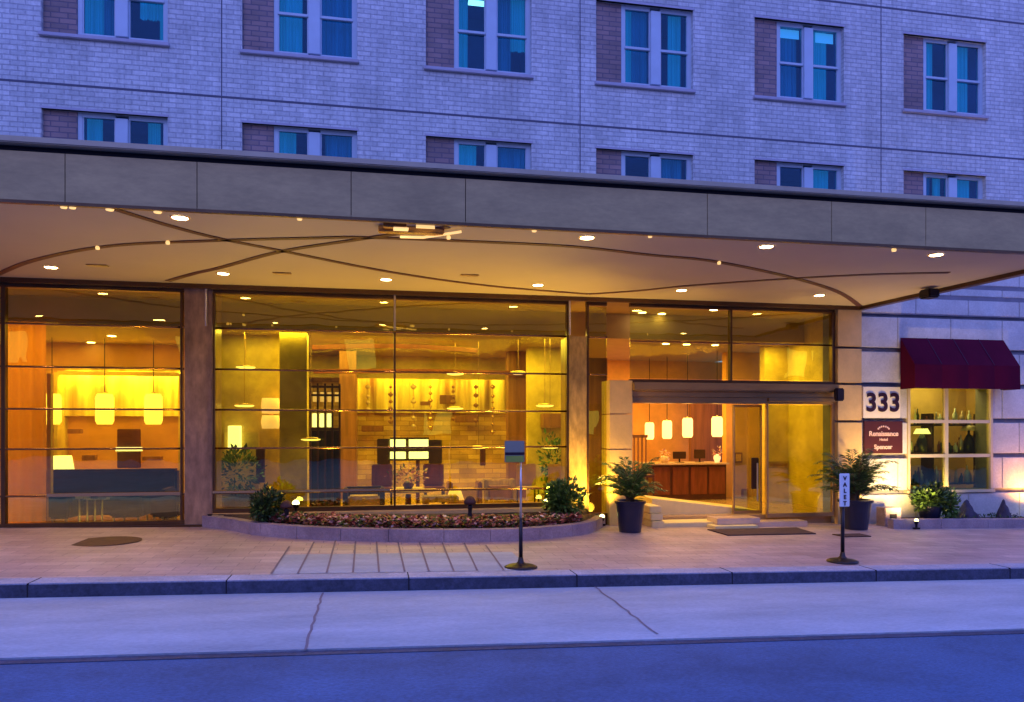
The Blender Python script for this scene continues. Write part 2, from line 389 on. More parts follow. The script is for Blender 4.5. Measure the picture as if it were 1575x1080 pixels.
# concrete paving bay with joints running to the kerb
sheet(X(430, 9), X(800, 9), lambda x: KY(x) + .302, lambda x: 9.55, .003).build('pavement_slabs', 'concrete', kind='structure')
jb = MB()
tops = [(445, 846), (483, 838), (516, 835), (547, 835), (579, 835), (612, 835), (645, 835), (680, 835), (714, 835), (747, 838)]
bots = [(424, 879), (460, 884), (503, 884), (543, 884), (583, 884), (623, 884), (661, 884), (700, 883), (737, 882), (778, 880)]
for t, b_ in zip(tops, bots):
    p = at(*t, z=.02); q = at(*b_, z=.02); q.y = KY(q.x) + .31
    d = (q - p).normalized(); nrm = Vector((-d.y, d.x, 0)) * .011
    jb.poly([Vector((v.x, v.y, zg(v.x) + .0075)) for v in (p - nrm, q - nrm, q + nrm, p + nrm)])
jb.build('pavement_joint', 'joint', kind='structure')

# ------------------------------------------------------------------ the building
bld = thing('hotel_building', 'white painted brick hotel with glazed lobby behind the long canopy', 'building', (2, FY, 0))
BX = [-7.72, -4.82, -1.97, .892, 3.785, 6.71, 9.70, 12.7]
OPW, HEADS, OPH = 1.765, (6.39, 8.92, 11.45), 1.405
b = MB(); X0, X1, Z0, Z1 = -11, 17, 3.86, 12.5
xs = [X0] + [v for x in BX for v in (x, x + OPW)] + [X1]
zs = [Z0] + [v for h in HEADS for v in (h - OPH, h)] + [Z1]
for i in range(len(xs) - 1):
    for j in range(len(zs) - 1):
        x0, x1, z0, z1 = xs[i], xs[i + 1], zs[j], zs[j + 1]
        if i % 2 == 1 and j % 2 == 1:
            y0, y1 = FY, FY + .16
            b.poly([(x0, y0, z0), (x0, y1, z0), (x0, y1, z1), (x0, y0, z1)]); b.poly([(x1, y0, z0), (x1, y1, z0), (x1, y1, z1), (x1, y0, z1)])
            b.poly([(x0, y0, z0), (x0, y1, z0), (x1, y1, z0), (x1, y0, z0)]); b.poly([(x0, y0, z1), (x0, y1, z1), (x1, y1, z1), (x1, y0, z1)])
        else: b.poly([(x0, FY, z0), (x1, FY, z0), (x1, FY, z1), (x0, FY, z1)])
b.poly([(X0, FY, Z1), (X1, FY, Z1), (X1, FY + 8, Z1), (X0, FY + 8, Z1)])
b.poly([(X0, FY, -.5), (X0, FY + 8, -.5), (X0, FY + 8, Z1), (X0, FY, Z1)]); b.poly([(X1, FY, -.5), (X1, FY + 8, -.5), (X1, FY + 8, Z1), (X1, FY, Z1)])
b.build('brick_wall', 'white_brick', bld)
b = MB()
for z in (6.765, 9.36): b.box(X0, X1, FY - .004, FY + .02, z - .016, z + .016)
for x in (-2.27, 3.5, 9.23): b.box(x - .008, x + .008, FY - .003, FY + .02, 4.3, Z1)
b.build('movement_joint', 'wall_joint', bld)
for h in HEADS:                                        # paler course over each opening
    for x in BX: MB().box(x - .02, x + OPW + .02, FY - .006, FY + .05, h, h + .035).build('lintel', 'sill_stone', bld)

def make_window(x, zb, kindc):
    """one recessed opening: brick infill, frame, two sash panes, curtains"""
    Y = FY + .10; h = OPH
    b = MB()
    b.box(x + .47, x + .53, Y - .02, Y + .05, zb, zb + h)                     # jambs
    b.box(x + 1.70, x + OPW, Y - .02, Y + .05, zb, zb + h)
    b.box(x + 1.0, x + 1.185, Y - .05, Y + .05, zb + .07, zb + h - .05, bev=.008)
    for a, c in ((.53, 1.0), (1.185, 1.70)):
        b.box(x + a, x + c, Y - .015, Y + .045, zb, zb + .085)
        b.box(x + a, x + c, Y - .015, Y + .045, zb + h - .06, zb + h)
        b.box(x + a, x + c, Y - .03, Y + .035, zb + .66, zb + .705, bev=.005)
        b.box(x + a, x + a + .02, Y - .01, Y + .04, zb + .085, zb + h - .06); b.box(x + c - .02, x + c, Y - .01, Y + .04, zb + .085, zb + h - .06)
    f = b.build('window', 'frame_white', bld)
    MB().box(x, x + .468, Y - .035, Y + .06, zb, zb + h).build('brick_panel', 'dark_brick', f)
    MB().box(x - .03, x + OPW + .03, FY - .05, FY + .17, zb - .055, zb + .004, bev=.008).build('sill', 'sill_stone', f)
    MB().box(x + .55, x + .98, Y + .012, Y + .018, zb + .085, zb + h - .06).build('pane', 'glass_window', f)
    MB().box(x + 1.205, x + 1.68, Y + .012, Y + .018, zb + .085, zb + h - .06).build('pane', 'glass_window', f)
    b = MB(); x0, x1, y0, y1 = x + .47, x + OPW, Y + .052, Y + .9
    for q in ([(x0, y1, zb), (x1, y1, zb), (x1, y1, zb + h), (x0, y1, zb + h)], [(x0, y0, zb), (x0, y1, zb), (x0, y1, zb + h), (x0, y0, zb + h)],
              [(x1, y0, zb), (x1, y1, zb), (x1, y1, zb + h), (x1, y0, zb + h)], [(x0, y0, zb), (x1, y0, zb), (x1, y1, zb), (x0, y1, zb)],
              [(x0, y0, zb + h), (x1, y0, zb + h), (x1, y1, zb + h), (x0, y1, zb + h)]): b.poly(q)
    b.build('room', 'room_wall', f)
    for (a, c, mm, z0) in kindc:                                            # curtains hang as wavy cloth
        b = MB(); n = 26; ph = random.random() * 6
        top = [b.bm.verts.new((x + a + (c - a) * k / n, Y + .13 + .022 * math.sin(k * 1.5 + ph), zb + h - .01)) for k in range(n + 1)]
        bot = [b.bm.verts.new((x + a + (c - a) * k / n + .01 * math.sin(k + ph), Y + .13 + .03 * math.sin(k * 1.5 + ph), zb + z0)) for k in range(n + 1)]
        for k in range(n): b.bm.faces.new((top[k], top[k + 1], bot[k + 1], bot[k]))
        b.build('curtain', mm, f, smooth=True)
    return f
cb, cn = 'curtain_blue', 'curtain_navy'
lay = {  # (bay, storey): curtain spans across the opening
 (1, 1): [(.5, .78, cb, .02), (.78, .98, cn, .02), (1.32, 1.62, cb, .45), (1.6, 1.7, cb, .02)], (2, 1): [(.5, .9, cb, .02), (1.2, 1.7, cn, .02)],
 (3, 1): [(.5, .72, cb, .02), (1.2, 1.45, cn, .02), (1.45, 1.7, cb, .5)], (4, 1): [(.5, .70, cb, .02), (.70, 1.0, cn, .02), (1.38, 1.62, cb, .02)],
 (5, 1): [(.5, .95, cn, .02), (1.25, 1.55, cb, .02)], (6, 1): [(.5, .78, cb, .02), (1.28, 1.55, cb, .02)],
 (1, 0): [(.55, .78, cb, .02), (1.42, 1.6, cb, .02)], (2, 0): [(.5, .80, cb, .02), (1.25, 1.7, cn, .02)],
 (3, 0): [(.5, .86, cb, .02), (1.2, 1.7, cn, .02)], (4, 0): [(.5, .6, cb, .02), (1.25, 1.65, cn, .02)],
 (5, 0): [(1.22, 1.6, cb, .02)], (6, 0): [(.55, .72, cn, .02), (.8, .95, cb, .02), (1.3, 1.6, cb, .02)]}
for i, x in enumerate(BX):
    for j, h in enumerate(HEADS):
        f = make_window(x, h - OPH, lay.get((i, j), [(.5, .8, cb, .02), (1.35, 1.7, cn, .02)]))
        if (i, j) == (3, 1):
            MB().box(x + .74, x + 1.02, FY + .26, FY + .36, h - .12, h - .08).build('ceiling_tube', 'tube_lit', f)
        if (i, j) == (5, 1):
            MB().box(x + .56, x + .97, FY + .17, FY + .175, h - .22, h - .06).build('blind', 'blind_glow', f)
            MB().box(x + 1.30, x + 1.66, FY + .17, FY + .175, h - .24, h - .06).build('blind', 'blind_glow', f)

# rusticated stone base on the right, in courses with sunk joints
SX0, SX1 = 8.80, 17
WX0, WX1, WZ0, WZ1 = 9.77, 11.59, .46, 2.40
JZ = [-.4, .43, 1.10, 1.76, 2.41, 3.06, 3.70, 4.06, 4.27, 4.92]
MB().box(8.31, WX0 - .005, FY + .05, FY + .4, -.5, 3.858).box(WX1 + .005, SX1, FY + .05, FY + .4, -.5, 3.858).box(WX0 - .005, WX1 + .005, FY + .05, FY + .4, -.5, WZ0).box(WX0 - .005, WX1 + .005, FY + .05, FY + .4, WZ1, 3.858).box(SX0, SX1, FY - .003, FY + .045, 3.72, 4.9).build('stone_backing', 'joint_stone', bld)
b = MB()
for j in range(len(JZ) - 1):
    z0, z1 = JZ[j] + .04, JZ[j + 1] - .04
    cuts = [SX0]; k = 0
    x = SX0 + (.77 if j % 2 else 1.15)
    while x < SX1: cuts.append(x); x += 1.12
    cuts.append(SX1)
    for a, c in zip(cuts, cuts[1:]):
        segs = [(a, c)]
        if z1 > WZ0 and z0 < WZ1:
            segs = [(max(a, p), min(c, q)) for p, q in ((SX0, WX0), (WX1, SX1)) if min(c, q) - max(a, p) > .03]
        for p, q in segs: b.box(p + .004, q - .004, FY - .012, FY + .05, z0, z1, bev=.008)
b.box(SX0, SX1, FY - .03, FY + .05, 4.93, 5.0, bev=.01)
b.build('stone_wall', 'limestone', bld)
# stone corner pier between entrance and stone wall
b = MB(); px0, px1 = 8.31, 8.795
for z0, z1 in ((-.4, 1.72), (1.76, 2.40), (2.44, 3.06), (3.10, 3.80)): b.box(px0, px1, FY - .06, FY + .04, z0, z1, bev=.006)
b.build('corner_pier', 'stone_gold', bld)

# shop window on the stone wall
b = MB()
b.box(WX0, WX0 + .05, FY - .03, FY + .05, WZ0, WZ1); b.box(WX1 - .05, WX1, FY - .03, FY + .05, WZ0, WZ1)
b.box(WX0 - .03, WX1 + .03, FY - .05, FY + .05, WZ0 - .05, WZ0); b.box(WX0 + .05, WX1 - .05, FY - .03, FY + .05, WZ1 - .04, WZ1)
xm = X(1455, FY); b.box(xm - .035, xm + .035, FY - .02, FY + .05, WZ0, WZ1 - .04)
for z in (1.10, 1.74): b.box(WX0 + .05, xm - .035, FY - .018, FY + .05, z - .03, z + .03); b.box(xm + .035, WX1 - .05, FY - .018, FY + .05, z - .03, z + .03)
sw = b.build('shop_window', 'frame_cream', bld)
MB().box(WX0 + .05, WX1 - .05, FY + .02, FY + .026, WZ0, WZ1 - .04).build('pane', 'glass_shop', sw)
b = MB()
Yb = FY + 1.3
for q in ([(WX0 - .6, Yb, 0), (WX1 + .6, Yb, 0), (WX1 + .6, Yb, 2.8), (WX0 - .6, Yb, 2.8)], [(WX0 - .6, FY + .41, 0), (WX0 - .6, Yb, 0), (WX0 - .6, Yb, 2.8), (WX0 - .6, FY + .41, 2.8)],
          [(WX1 + .6, FY + .41, 0), (WX1 + .6, Yb, 0), (WX1 + .6, Yb, 2.8), (WX1 + .6, FY + .41, 2.8)], [(WX0 - .6, FY + .41, .1), (WX1 + .6, FY + .41, .1), (WX1 + .6, Yb, .1), (WX0 - .6, Yb, .1)],
          [(WX0 - .6, FY + .41, 2.8), (WX1 + .6, FY + .41, 2.8), (WX1 + .6, Yb, 2.8), (WX0 - .6, Yb, 2.8)]): b.poly(q)
b.build('shop_room', 'stone_gold', bld)
light('AREA', 'shop_light', (10.9, FY + .75, 2.7), 24, (1, .76, .42), size=1.2, size_y=.4)
# shelving with goods
sh = thing('display_shelf', 'dark wooden display shelving with bottles inside the small shop window', 'shelf', (10.7, FY + .6, .1))
b = MB(); 
for z in (.52, 1.12, 1.66): b.box(WX0 - .1, WX1 + .3, FY + .45, FY + .75, z, z + .03)
for x in (WX0 - .1, 10.7, WX1 + .3): b.box(x - .02, x + .02, FY + .452, FY + .752, .1, 1.9)
b.build('rack', 'dark_wood', sh)
rr = random.Random(3)
cnt = 0
for z in (.55, 1.15, 1.69):
    x = WX0 + .0
    while x < WX1 + .2:
        if abs(x - 10.7) > .06:
            hh = rr.uniform(.12, .34); r = rr.uniform(.025, .05)
            o = MB().lathe((x, FY + .48 + rr.uniform(0, .18), z), [(r, 0), (r, hh * .62), (r * .35, hh * .78), (r * .35, hh)], 10).build(
                'bottle', rr.choice(['marble_top', 'dark_wood', 'leaf_dark', 'plate_white', 'mahogany', 'steel']), sh, smooth=True)
            cnt += 1
        x += rr.uniform(.055, .12)
for i, (px, py, mc, lab) in enumerate(((1418, 665, 'plate_white', 'dark table lamp with wide pale shade in left half of the shop window'), (1490, 660, 'petal_white', 'black table lamp with pale shade in right half of the shop window'))):
    p = at(px, py, Y=FY + .5); t = thing('table_lamp', lab, 'lamp', (p.x, p.y, 1.15))
    MB().lathe((p.x, p.y, 1.15), [(.09, 0), (.10, .2), (.05, .32), (.02, .36), (.02, .48)], 14).build('base', 'pot_black', t, smooth=True)
    MB().lathe((p.x, p.y, p.z - .03), [(.15, 0), (.10, .10)], 18).build('lamp_shade', 'lampshade_lit' if i == 0 else mc, t, smooth=True)

# the dark building across the street, which the glass mirrors
ob = thing('opposite_building', 'dark brown building across the street, seen only as a reflection in the glass', 'building', (0, -15, 0))
MB().box(-45, 50, -22, -15, -1.5, 8.5).build('wall', 'opposite_wall', ob)
b = MB()
for k in range(22): b.box(-42 + k * 4.1, -40.2 + k * 4.1, -14.99, -14.9, 1.2, 3.0).box(-42 + k * 4.1, -40.2 + k * 4.1, -14.99, -14.9, 4.6, 6.4)
b.build('window', 'dark_gap', ob)
b = MB()
for k in (3, 5, 6, 8, 10, 11, 13, 15, 16, 18): b.box(-42.0 + k * 4.1, -40.9 + k * 4.1, -14.97, -14.88, 1.3 if k % 2 else 4.7, 2.6 if k % 2 else 6.2)  # added glowing panes, mirrored in the glass as yellow-green patches
b.build('reflection_patch', 'reflection_patch_glow', ob)

# ------------------------------------------------------------------ storefront glazing
GZT = 3.80
TR = [3.17, 2.53, 1.90, 1.30, .60]
def glazing(x0, x1, zbot, trans, posts, gm='glass_shop', name='storefront_frame', fm='bronze'):
    b = MB()
    b.box(x0, x1, FY + .0, FY + .12, zbot - .07, zbot); b.box(x0, x1, FY + .02, FY + .10, GZT - .09, GZT)
    bt = MB()
    for z in trans: bt.tube([(x0, FY + .03, z), (x1, FY + .03, z)], .017, 10)
    if trans: bt.build('transom_bar', 'bar_metal', bld, smooth=True)
    for p in posts: b.box(p - (.028 if p < -5 or p > 8 else .016), p + (.028 if p < -5 or p > 8 else .016), FY + .0, FY + .10, zbot, 3.17 if -1 < p < 1 else GZT - .09)
    f = b.build(name, fm, bld)
    ee = sorted(set([x0] + [p for p in posts if x0 < p < x1] + [x1])); zz = [zbot] + sorted(trans) + [GZT - .09]
    for a, c in zip(ee, ee[1:]):
        for z0, z1 in zip(zz, zz[1:]):
            if c - a > .1: MB().box(a + .001, c - .001, FY + .052, FY + .060, z0 + .018, z1 - .018).build('glass_pane', gm, f)
    return f
xl = -9.5
glazing(xl, -2.82, .195, TR, (-9.4, -7.5, -5.34, -2.86))
glazing(-2.40, 3.30, .36, TR, (-2.385, .39, 3.285))
glazing(3.62, 3.985, .16, TR[:2], (3.64,), gm='glass_door')
f = glazing(4.405, 8.30, 2.46, [3.12], (6.27, 8.27))
# bright metal flats over the glass: lower rail left, and hanging rods
b = MB(); b.box(X(72, FY), -2.87, FY - .012, FY - .002, .585, .635); b.box(-2.40, X(600, FY), FY - .012, FY - .002, .60, .64); b.build('guard_rail', 'brass', bld)
b = MB()
for px in (318, 607, 875): b.tube([(X(px, FY), FY - .05, 3.76), (X(px, FY), FY - .05, 3.19)], .018)
b.build('hanger_rod', 'steel', bld)
MB().box(xl, -2.42, FY - .02, FY + .14, -.1, .125).build('plinth', 'bronze', bld)
MB().box(-2.40, 3.30, FY - .04, FY + .14, -.1, .29).box(-2.40, 3.30, FY - .10, FY - .04, .21, .285, bev=.01).build('glass_sill', 'stone_gold', bld)
MB().box(3.30, 3.985, FY, FY + .14, -.1, .09).build('plinth', 'bronze', bld)
# piers in the glazing
MB().box(-2.82, -2.41, FY + .02, FY + .75, -.1, GZT).build('pier', 'pier_mauve', bld)
MB().box(3.305, 3.61, FY - .02, FY + .55, -.1, 3.17).build('pier', 'pier_brown', bld)
b = MB()
for z0, z1 in ((-.15, .62), (.63, 1.25), (1.26, 1.85), (1.86, 2.43)): b.box(3.99, 4.40, FY - .10, FY + .35, z0, z1, bev=.006)
b.build('entrance_pier', 'stone_gold', bld)
# door head: stacked bronze bands
b = MB(); b.box(4.405, 8.28, FY - .16, FY + .35, 2.26, 2.40, bev=.012); b.box(4.405, 8.28, FY - .05, FY + .3, 2.16, 2.255)
b.box(4.405, 6.95, FY - .02, FY + .25, 2.05, 2.155); hd = b.build('door_head', 'bronze_light', bld)
MB().box(4.41, 8.2, FY - .175, FY - .162, 2.285, 2.335).build('head_strip', 'bronze_light', hd)
MB().box(6.96, 8.28, FY - .06, FY + .3, 2.09, 2.155).build('head_strip', 'bronze_light', hd)
MB().box(8.14, 8.30, FY - .28, FY - .18, 2.10, 2.33, bev=.02).build('door_closer', 'black_metal', hd)
# sliding door leaf and side light
b = MB(); b.box(6.955, 6.98, FY + .0, FY + .06, .02, 2.085); b.box(8.24, 8.29, FY + .0, FY + .06, .02, 2.085)
b.box(6.98, 8.24, FY + .0, FY + .06, .02, .09); b.box(6.98, 8.24, FY, FY + .06, 2.05, 2.085)
dr = b.build('side_light', 'bronze_light', bld); MB().box(6.98, 8.24, FY + .025, FY + .032, .09, 2.03).build('pane', 'glass_door', dr)
Yd = FY + .35
b = MB(); x0, x1 = X(1128, Yd), X(1172, Yd); b.box(x0, x0 + .03, Yd, Yd + .05, .05, 2.04); b.box(x1 - .03, x1, Yd, Yd + .05, .05, 2.04)
b.box(x0 + .03, x1 - .03, Yd, Yd + .05, .05, .11); b.box(x0 + .03, x1 - .03, Yd, Yd + .05, 2.0, 2.04)
dl = b.build('door_leaf', 'bronze_light', bld); MB().box(x0 + .03, x1 - .03, Yd + .02, Yd + .027, .11, 2.0).build('pane', 'glass_door', dl)
xh = X(1160, Yd); MB().box(xh - .07, xh + .07, Yd - .05, Yd - .01, Z(1160, 752, Yd), Z(1160, 704, Yd), bev=.01).build('handle', 'dark_wood', dl)
MB().tube([(xh + .02, Yd - .08, Z(1160, 770, Yd)), (xh + .02, Yd - .08, Z(1160, 712, Yd))], .016).build('handle', 'steel', dl)

# ------------------------------------------------------------------ lobby shell
LZ = .06
MB().box(xl, 8.8, FY + .15, 22.2, LZ - .3, LZ).build('lobby_floor', 'lobby_floor', bld)
MB().box(xl, 8.8, FY + .142, FY + 1.495, 3.82, 3.95).build('lobby_ceiling', 'lobby_ceiling', bld)
b = MB(); b.box(xl, 8.8, FY + 1.5, 22.2, 3.34, 3.95)
b.build('lobby_ceiling', 'lobby_ceiling', bld)
YB = 18.6
xa, xb = X(545, YB), X(782, YB)
MB().box(xl, -1.75, 16.6, 16.75, LZ, 3.35).build('lounge_wall', 'wall_orange', bld)
MB().box(-1.6, 5.4, YB + .2, YB + .35, LZ, 3.35).build('lobby_wall', 'orange_stone', bld)
# cornices under the ceiling: two dark curved bands
for (xa_, xb_, yy, zz, dz) in ((X(480, 15.2), X(735, 15.2), 15.2, Z(600, 540, 15.2), .09), (X(482, 16.6), X(870, 16.6), 16.6, Z(600, 576, 16.6), .09)):
    n = 20; pv = None; b = MB()
    for k in range(n + 1):
        t = k / n; p = (xa_ + (xb_ - xa_) * t, yy - .5 * math.sin(PI * t), zz)
        if pv: b.prism([pv, p, (p[0], p[1] + .12, p[2]), (pv[0], pv[1] + .12, pv[2])], (0, 0, dz))
        pv = p
    b.build('ceiling_band', 'mahogany', bld)
MB().box(-1.7, 5.4, YB - .35, YB - .2, Z(660, 583, YB - .3), 3.35).build('cove_valance', 'wall_gold', bld)
# gold drapes lit by the cove
def drape(name, x0, x1, y, z0, z1, m, amp=.06, per=.3, parent=bld):
    b = MB(); n = max(12, int((x1 - x0) / per * 8)); T = []; B = []
    for k in range(n + 1):
        x = x0 + (x1 - x0) * k / n; yy = y + amp * math.sin(2 * PI * (x - x0) / per + .7 * math.sin(x * 3))
        T.append(b.bm.verts.new((x, yy, z1))); B.append(b.bm.verts.new((x, yy * .5 + y * .5, z0)))
    for k in range(n): b.bm.faces.new((T[k], T[k + 1], B[k + 1], B[k]))
    return b.build(name, m, parent, smooth=True)
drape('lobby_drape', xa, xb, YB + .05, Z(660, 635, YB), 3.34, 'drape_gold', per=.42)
light('AREA', 'cove_light', ((xa + xb) / 2, YB - .1, 3.28), 150, (1, .62, .12), size=3.6, size_y=.1, rot=(R(15), 0, 0))
for k in range(9):
    xq = xa + .25 + (xb - xa - .5) * k / 8 + .1 * math.sin(k * 7)
    light('SPOT', 'cove_spot', (xq, YB - .12, 3.3), 45, (1, .70, .16), rot=(R(14), 0, 0), spot=R(34), blend=.7, radius=.02)
# lounge (left) niche
YN = 16.3
x0, x1 = X(96, YN), X(279, YN); zt = Z(180, 579, YN)
b = MB(); b.box(x0 - .06, x0, YN - .25, 16.6, LZ, zt + .05); b.box(x1, x1 + .08, YN - .25, 16.6, LZ, zt + .05); b.box(x0, x1, YN - .25, YN - .15, zt, zt + .08)
b.build('niche_frame', 'wall_gold', bld)
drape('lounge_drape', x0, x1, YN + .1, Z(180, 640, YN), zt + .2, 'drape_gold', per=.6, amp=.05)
light('AREA', 'niche_light', ((x0 + x1) / 2, YN - .02, zt + .1), 70, (1, .64, .12), size=2.4, size_y=.08, rot=(R(12), 0, 0))
for k in range(5):
    xq = x0 + .3 + (x1 - x0 - .6) * k / 4
    light('SPOT', 'niche_spot', (xq, YN - .1, zt + .15), 30, (1, .70, .16), rot=(R(12), 0, 0), spot=R(36), blend=.7, radius=.02)
drape('sheer_curtain', X(8, 13.1), X(72, 13.1), 13.1, LZ, 3.3, 'drape_orange', per=.16, amp=.03)
MB().box(X(72, 13.3), X(78, 13.3), 13.3, 13.4, LZ, 2.5).build('curtain_post', 'stone_gold', bld)
# inner walls between pier and lobby
MB().box(X(322, 14.6), X(432, 14.6), 14.6, 14.8, LZ, 3.34).build('inner_wall', 'wall_gold', bld)
MB().box(X(345, 14.5), X(398, 14.5), 14.5, 14.59, .5, Z(370, 665, 14.5)).build('wall_panel', 'wall_gold', bld)
MB().box(X(430, 13.9), X(472, 13.9), 13.9, 14.3, LZ, 3.34).build('column', 'wall_gold', bld)
MB().box(X(522, 16.9), X(548, 16.9), 16.9, 18.7, LZ, 3.34).build('inner_wall', 'wall_wood', bld)
MB().box(X(782, 16.5), X(812, 16.5), 16.5, 16.8, LZ, 3.34).build('column', 'wall_wood', bld)
MB().box(X(812, 15.6), X(878, 15.6), 15.6, 15.8, LZ, 3.34).build('inner_wall', 'wall_gold', bld)
MB().box(X(836, 15.3), X(874, 15.3), 15.3, 15.59, Z(850, 658, 15.3), Z(850, 636, 15.3)).build('wall_shelf', 'wall_wood', bld)
MB().box(X(893, 13.2), X(934, 13.2), 13.2, 13.4, LZ, 2.9).build('inner_wall', 'wall_wood', bld)
# reception walls
YR = 18.2
MB().box(5.4, 9.2, YR, YR + .15, LZ, 3.34).build('reception_wall', 'wall_orange', bld)
b = MB(); b.box(X(1062, 17.2), X(1113, 17.2), 17.2, 17.3, LZ, 2.7); b.build('reception_panel', 'wall_wood', bld)
MB().box(X(1117, 15.8), X(1178, 15.8), 15.8, 16.0, LZ, 3.34).build('reception_wall', 'wall_orange', bld)
MB().box(X(1176, 14.4), 8.8, 14.4, 14.6, LZ, 3.34).build('inner_wall', 'wall_gold', bld)
MB().box(8.62, 8.8, FY + .15, 14.4, LZ, 3.8).build('inner_wall', 'wall_gold', bld)
MB().box(xl - .15, xl, FY + .15, 22, LZ, 3.8).build('inner_wall', 'wall_orange', bld)
# lobby light, from ceiling fittings
W1 = (1, .68, .10)
for (x, y, p, sx, sy) in ((-5.6, 14.6, 150, 3.2, 2.6), (0.6, 15.6, 360, 4.4, 3), (3.4, 14.2, 80, 1.2, 1.6), (6.3, 15.6, 130, 2, 2), (7.7, 13.95, 45, 1.0, .25), (-1.8, 13.95, 30, 1.4, .25)):
    light('AREA', 'lobby_light', (x, y, 3.32 if y > 13.81 else 3.8), p, (1, .52, .07) if x < -5 or x == 6.3 else W1, size=sx, size_y=sy)
# lobby recessed fittings, seen through the glass
b = MB()
for px, py in ((988, 481), (1018, 483), (988, 496), (1098, 477)):
    p = at(px, py, z=3.815); b.lathe((p.x, p.y, 3.812), [(.07, 0), (.07, .006)], 14)
for px, py in ((1024, 529), (1056, 530), (1100, 531), (140, 527), (252, 540), (475, 560), (625, 553), (720, 553), (500, 577), (172, 517)):
    p = at(px, py, z=3.335); 
    if p.y < 18: b.lathe((p.x, p.y, 3.33), [(.07, 0), (.07, .006)], 14)
b.build('recessed_light', 'downlight_lit', bld)

# ------------------------------------------------------------------ canopy
can = thing('entrance_canopy', 'long flat metal canopy over the pavement with downlights in its soffit', 'canopy', (2, FY, 3.83))
SZ = 3.83; CY = 8.06; CX0 = -10
cr = 8.46                                              # right end at the front
b = MB()
b.prism([(CX0, CY + .04, SZ), (cr - .02 + .6, CY + .04, SZ), (8.80, FY - .005, SZ), (CX0, FY - .005, SZ)], (0, 0, .03))
b.build('soffit', 'soffit', can)
FX1 = 9.05
b = MB(); xs_ = [CX0, -7.2, -4.35]
for px in (100, 303, 540, 716, 1088, 1243 + 36, 1424): xs_.append(X(px, CY))
xs_.append(FX1)
for a, c in zip(xs_, xs_[1:]): b.box(a + .004, c - .004, CY, CY + .03, SZ, SZ + .475)
b.build('fascia', 'fascia', can)
MB().box(CX0, FX1 - .02, CY + .031, CY + .10, SZ + .031, SZ + .53).build('fascia_backing', 'dark_gap', can)
b = MB().box(CX0, FX1 + .03, CY - .07, CY + .25, SZ + .535, SZ + .60, bev=.01)
b.build('coping', 'coping', can)
MB().prism([(CX0, CY + .26, SZ + .40), (FX1, CY + .26, SZ + .40), (8.85, FY - .002, SZ + .42), (CX0, FY - .002, SZ + .42)], (0, 0, .05)).build('roof_deck', 'coping', can)
MB().box(CX0, FX1, CY - .012, CY + .038, SZ - .035, SZ - .002).build('drip_edge', 'bronze', can)
MB().prism([(FX1 - .02, CY + .11, SZ - .06), (FX1 + .10, CY + .11, SZ - .06), (8.86, FY - .003, SZ - .06), (8.74, FY - .003, SZ - .06)], (0, 0, .58)).build('end_fascia', 'bronze', can)
MB().box(CX0, 8.74, FY - .10, FY - .022, SZ - .07, SZ - .001).build('wall_angle', 'bronze', can)
def curve_pts(pts, n=10):
    o = []
    P_ = [Vector(p) for p in pts]
    for i in range(len(P_) - 1):
        p0 = P_[max(i - 1, 0)]; p1 = P_[i]; p2 = P_[i + 1]; p3 = P_[min(i + 2, len(P_) - 1)]
        for k in range(n):
            t = k / n
            o.append(.5 * ((2 * p1) + (-p0 + p2) * t + (2 * p0 - 5 * p1 + 4 * p2 - p3) * t * t + (-p0 + 3 * p1 - 3 * p2 + p3) * t ** 3))
    o.append(P_[-1]); return o
for ln in ([(-60, 452), (0, 421), (60, 399), (170, 379), (330, 371), (480, 367), (560, 366), (720, 372), (880, 380), (1000, 393), (1100, 403), (1220, 428), (1290, 450), (1322, 471)],
           [(178, 323), (250, 345), (330, 366), (430, 386), (600, 419), (750, 440), (905, 453)],
           [(258, 433), (300, 421), (340, 412), (430, 388), (545, 370), (600, 362), (690, 350)],
           [(905, 453), (980, 448), (1060, 440), (1220, 429), (1340, 423), (1460, 420)]):
    cp = curve_pts([at(px, py, z=SZ - .01) for px, py in ln], 6); b = MB(); L = []; Rr = []
    for i, p in enumerate(cp):
        d = (cp[min(i + 1, len(cp) - 1)] - cp[max(i - 1, 0)]); d.z = 0; d.normalize(); nn = Vector((-d.y, d.x, 0)) * .045
        L.append(p + nn); Rr.append(p - nn)
    for i in range(len(cp) - 1): b.prism([L[i], L[i + 1], Rr[i + 1], Rr[i]], (0, 0, .0085))
    b.build('soffit_bead', 'bead', can)
DL = [(x, 8.42) for x in (-6.4, -4.2, -1.97, .25, 2.48, 4.75, 7.11)] + [(x, 11.33) for x in (-6.55, -4.32, -2.07, .23, 2.55, 4.91, 7.35)]
for x, y in DL:
    tr = MB().lathe((x, y, SZ - .012), [(.09, 0), (.10, .011)], 22, caps=False).build('downlight', 'brass', can, smooth=True)
    MB().lathe((x, y, SZ - .008), [(.078, 0), (.078, .006)], 20).build('lens', 'downlight_lit', tr)
    light('SPOT', 'downlight_beam', (x, y, SZ - .03), 34, (1, .60, .28), parent=tr, spot=R(120), blend=.8, radius=.06)
for px, py, rad in ((95, 316, .04), (105, 314, .04), (162, 316, .05), (238, 321, .05), (460, 334, .035), (822, 354, .035), (1002, 362, .03), (1375, 385, .035), (258, 374, .03), (150, 382, .03), (690, 366, .03), (1106, 405, .03)):
    p = at(px, py, z=SZ - .03); p.y = max(p.y, CY + .06)
    MB().lathe((p.x, p.y, SZ - .045), [(rad * .7, 0), (rad * .85, .02), (rad * .6, .04)], 12).build('marker_light', 'marker_lit', can, smooth=True)
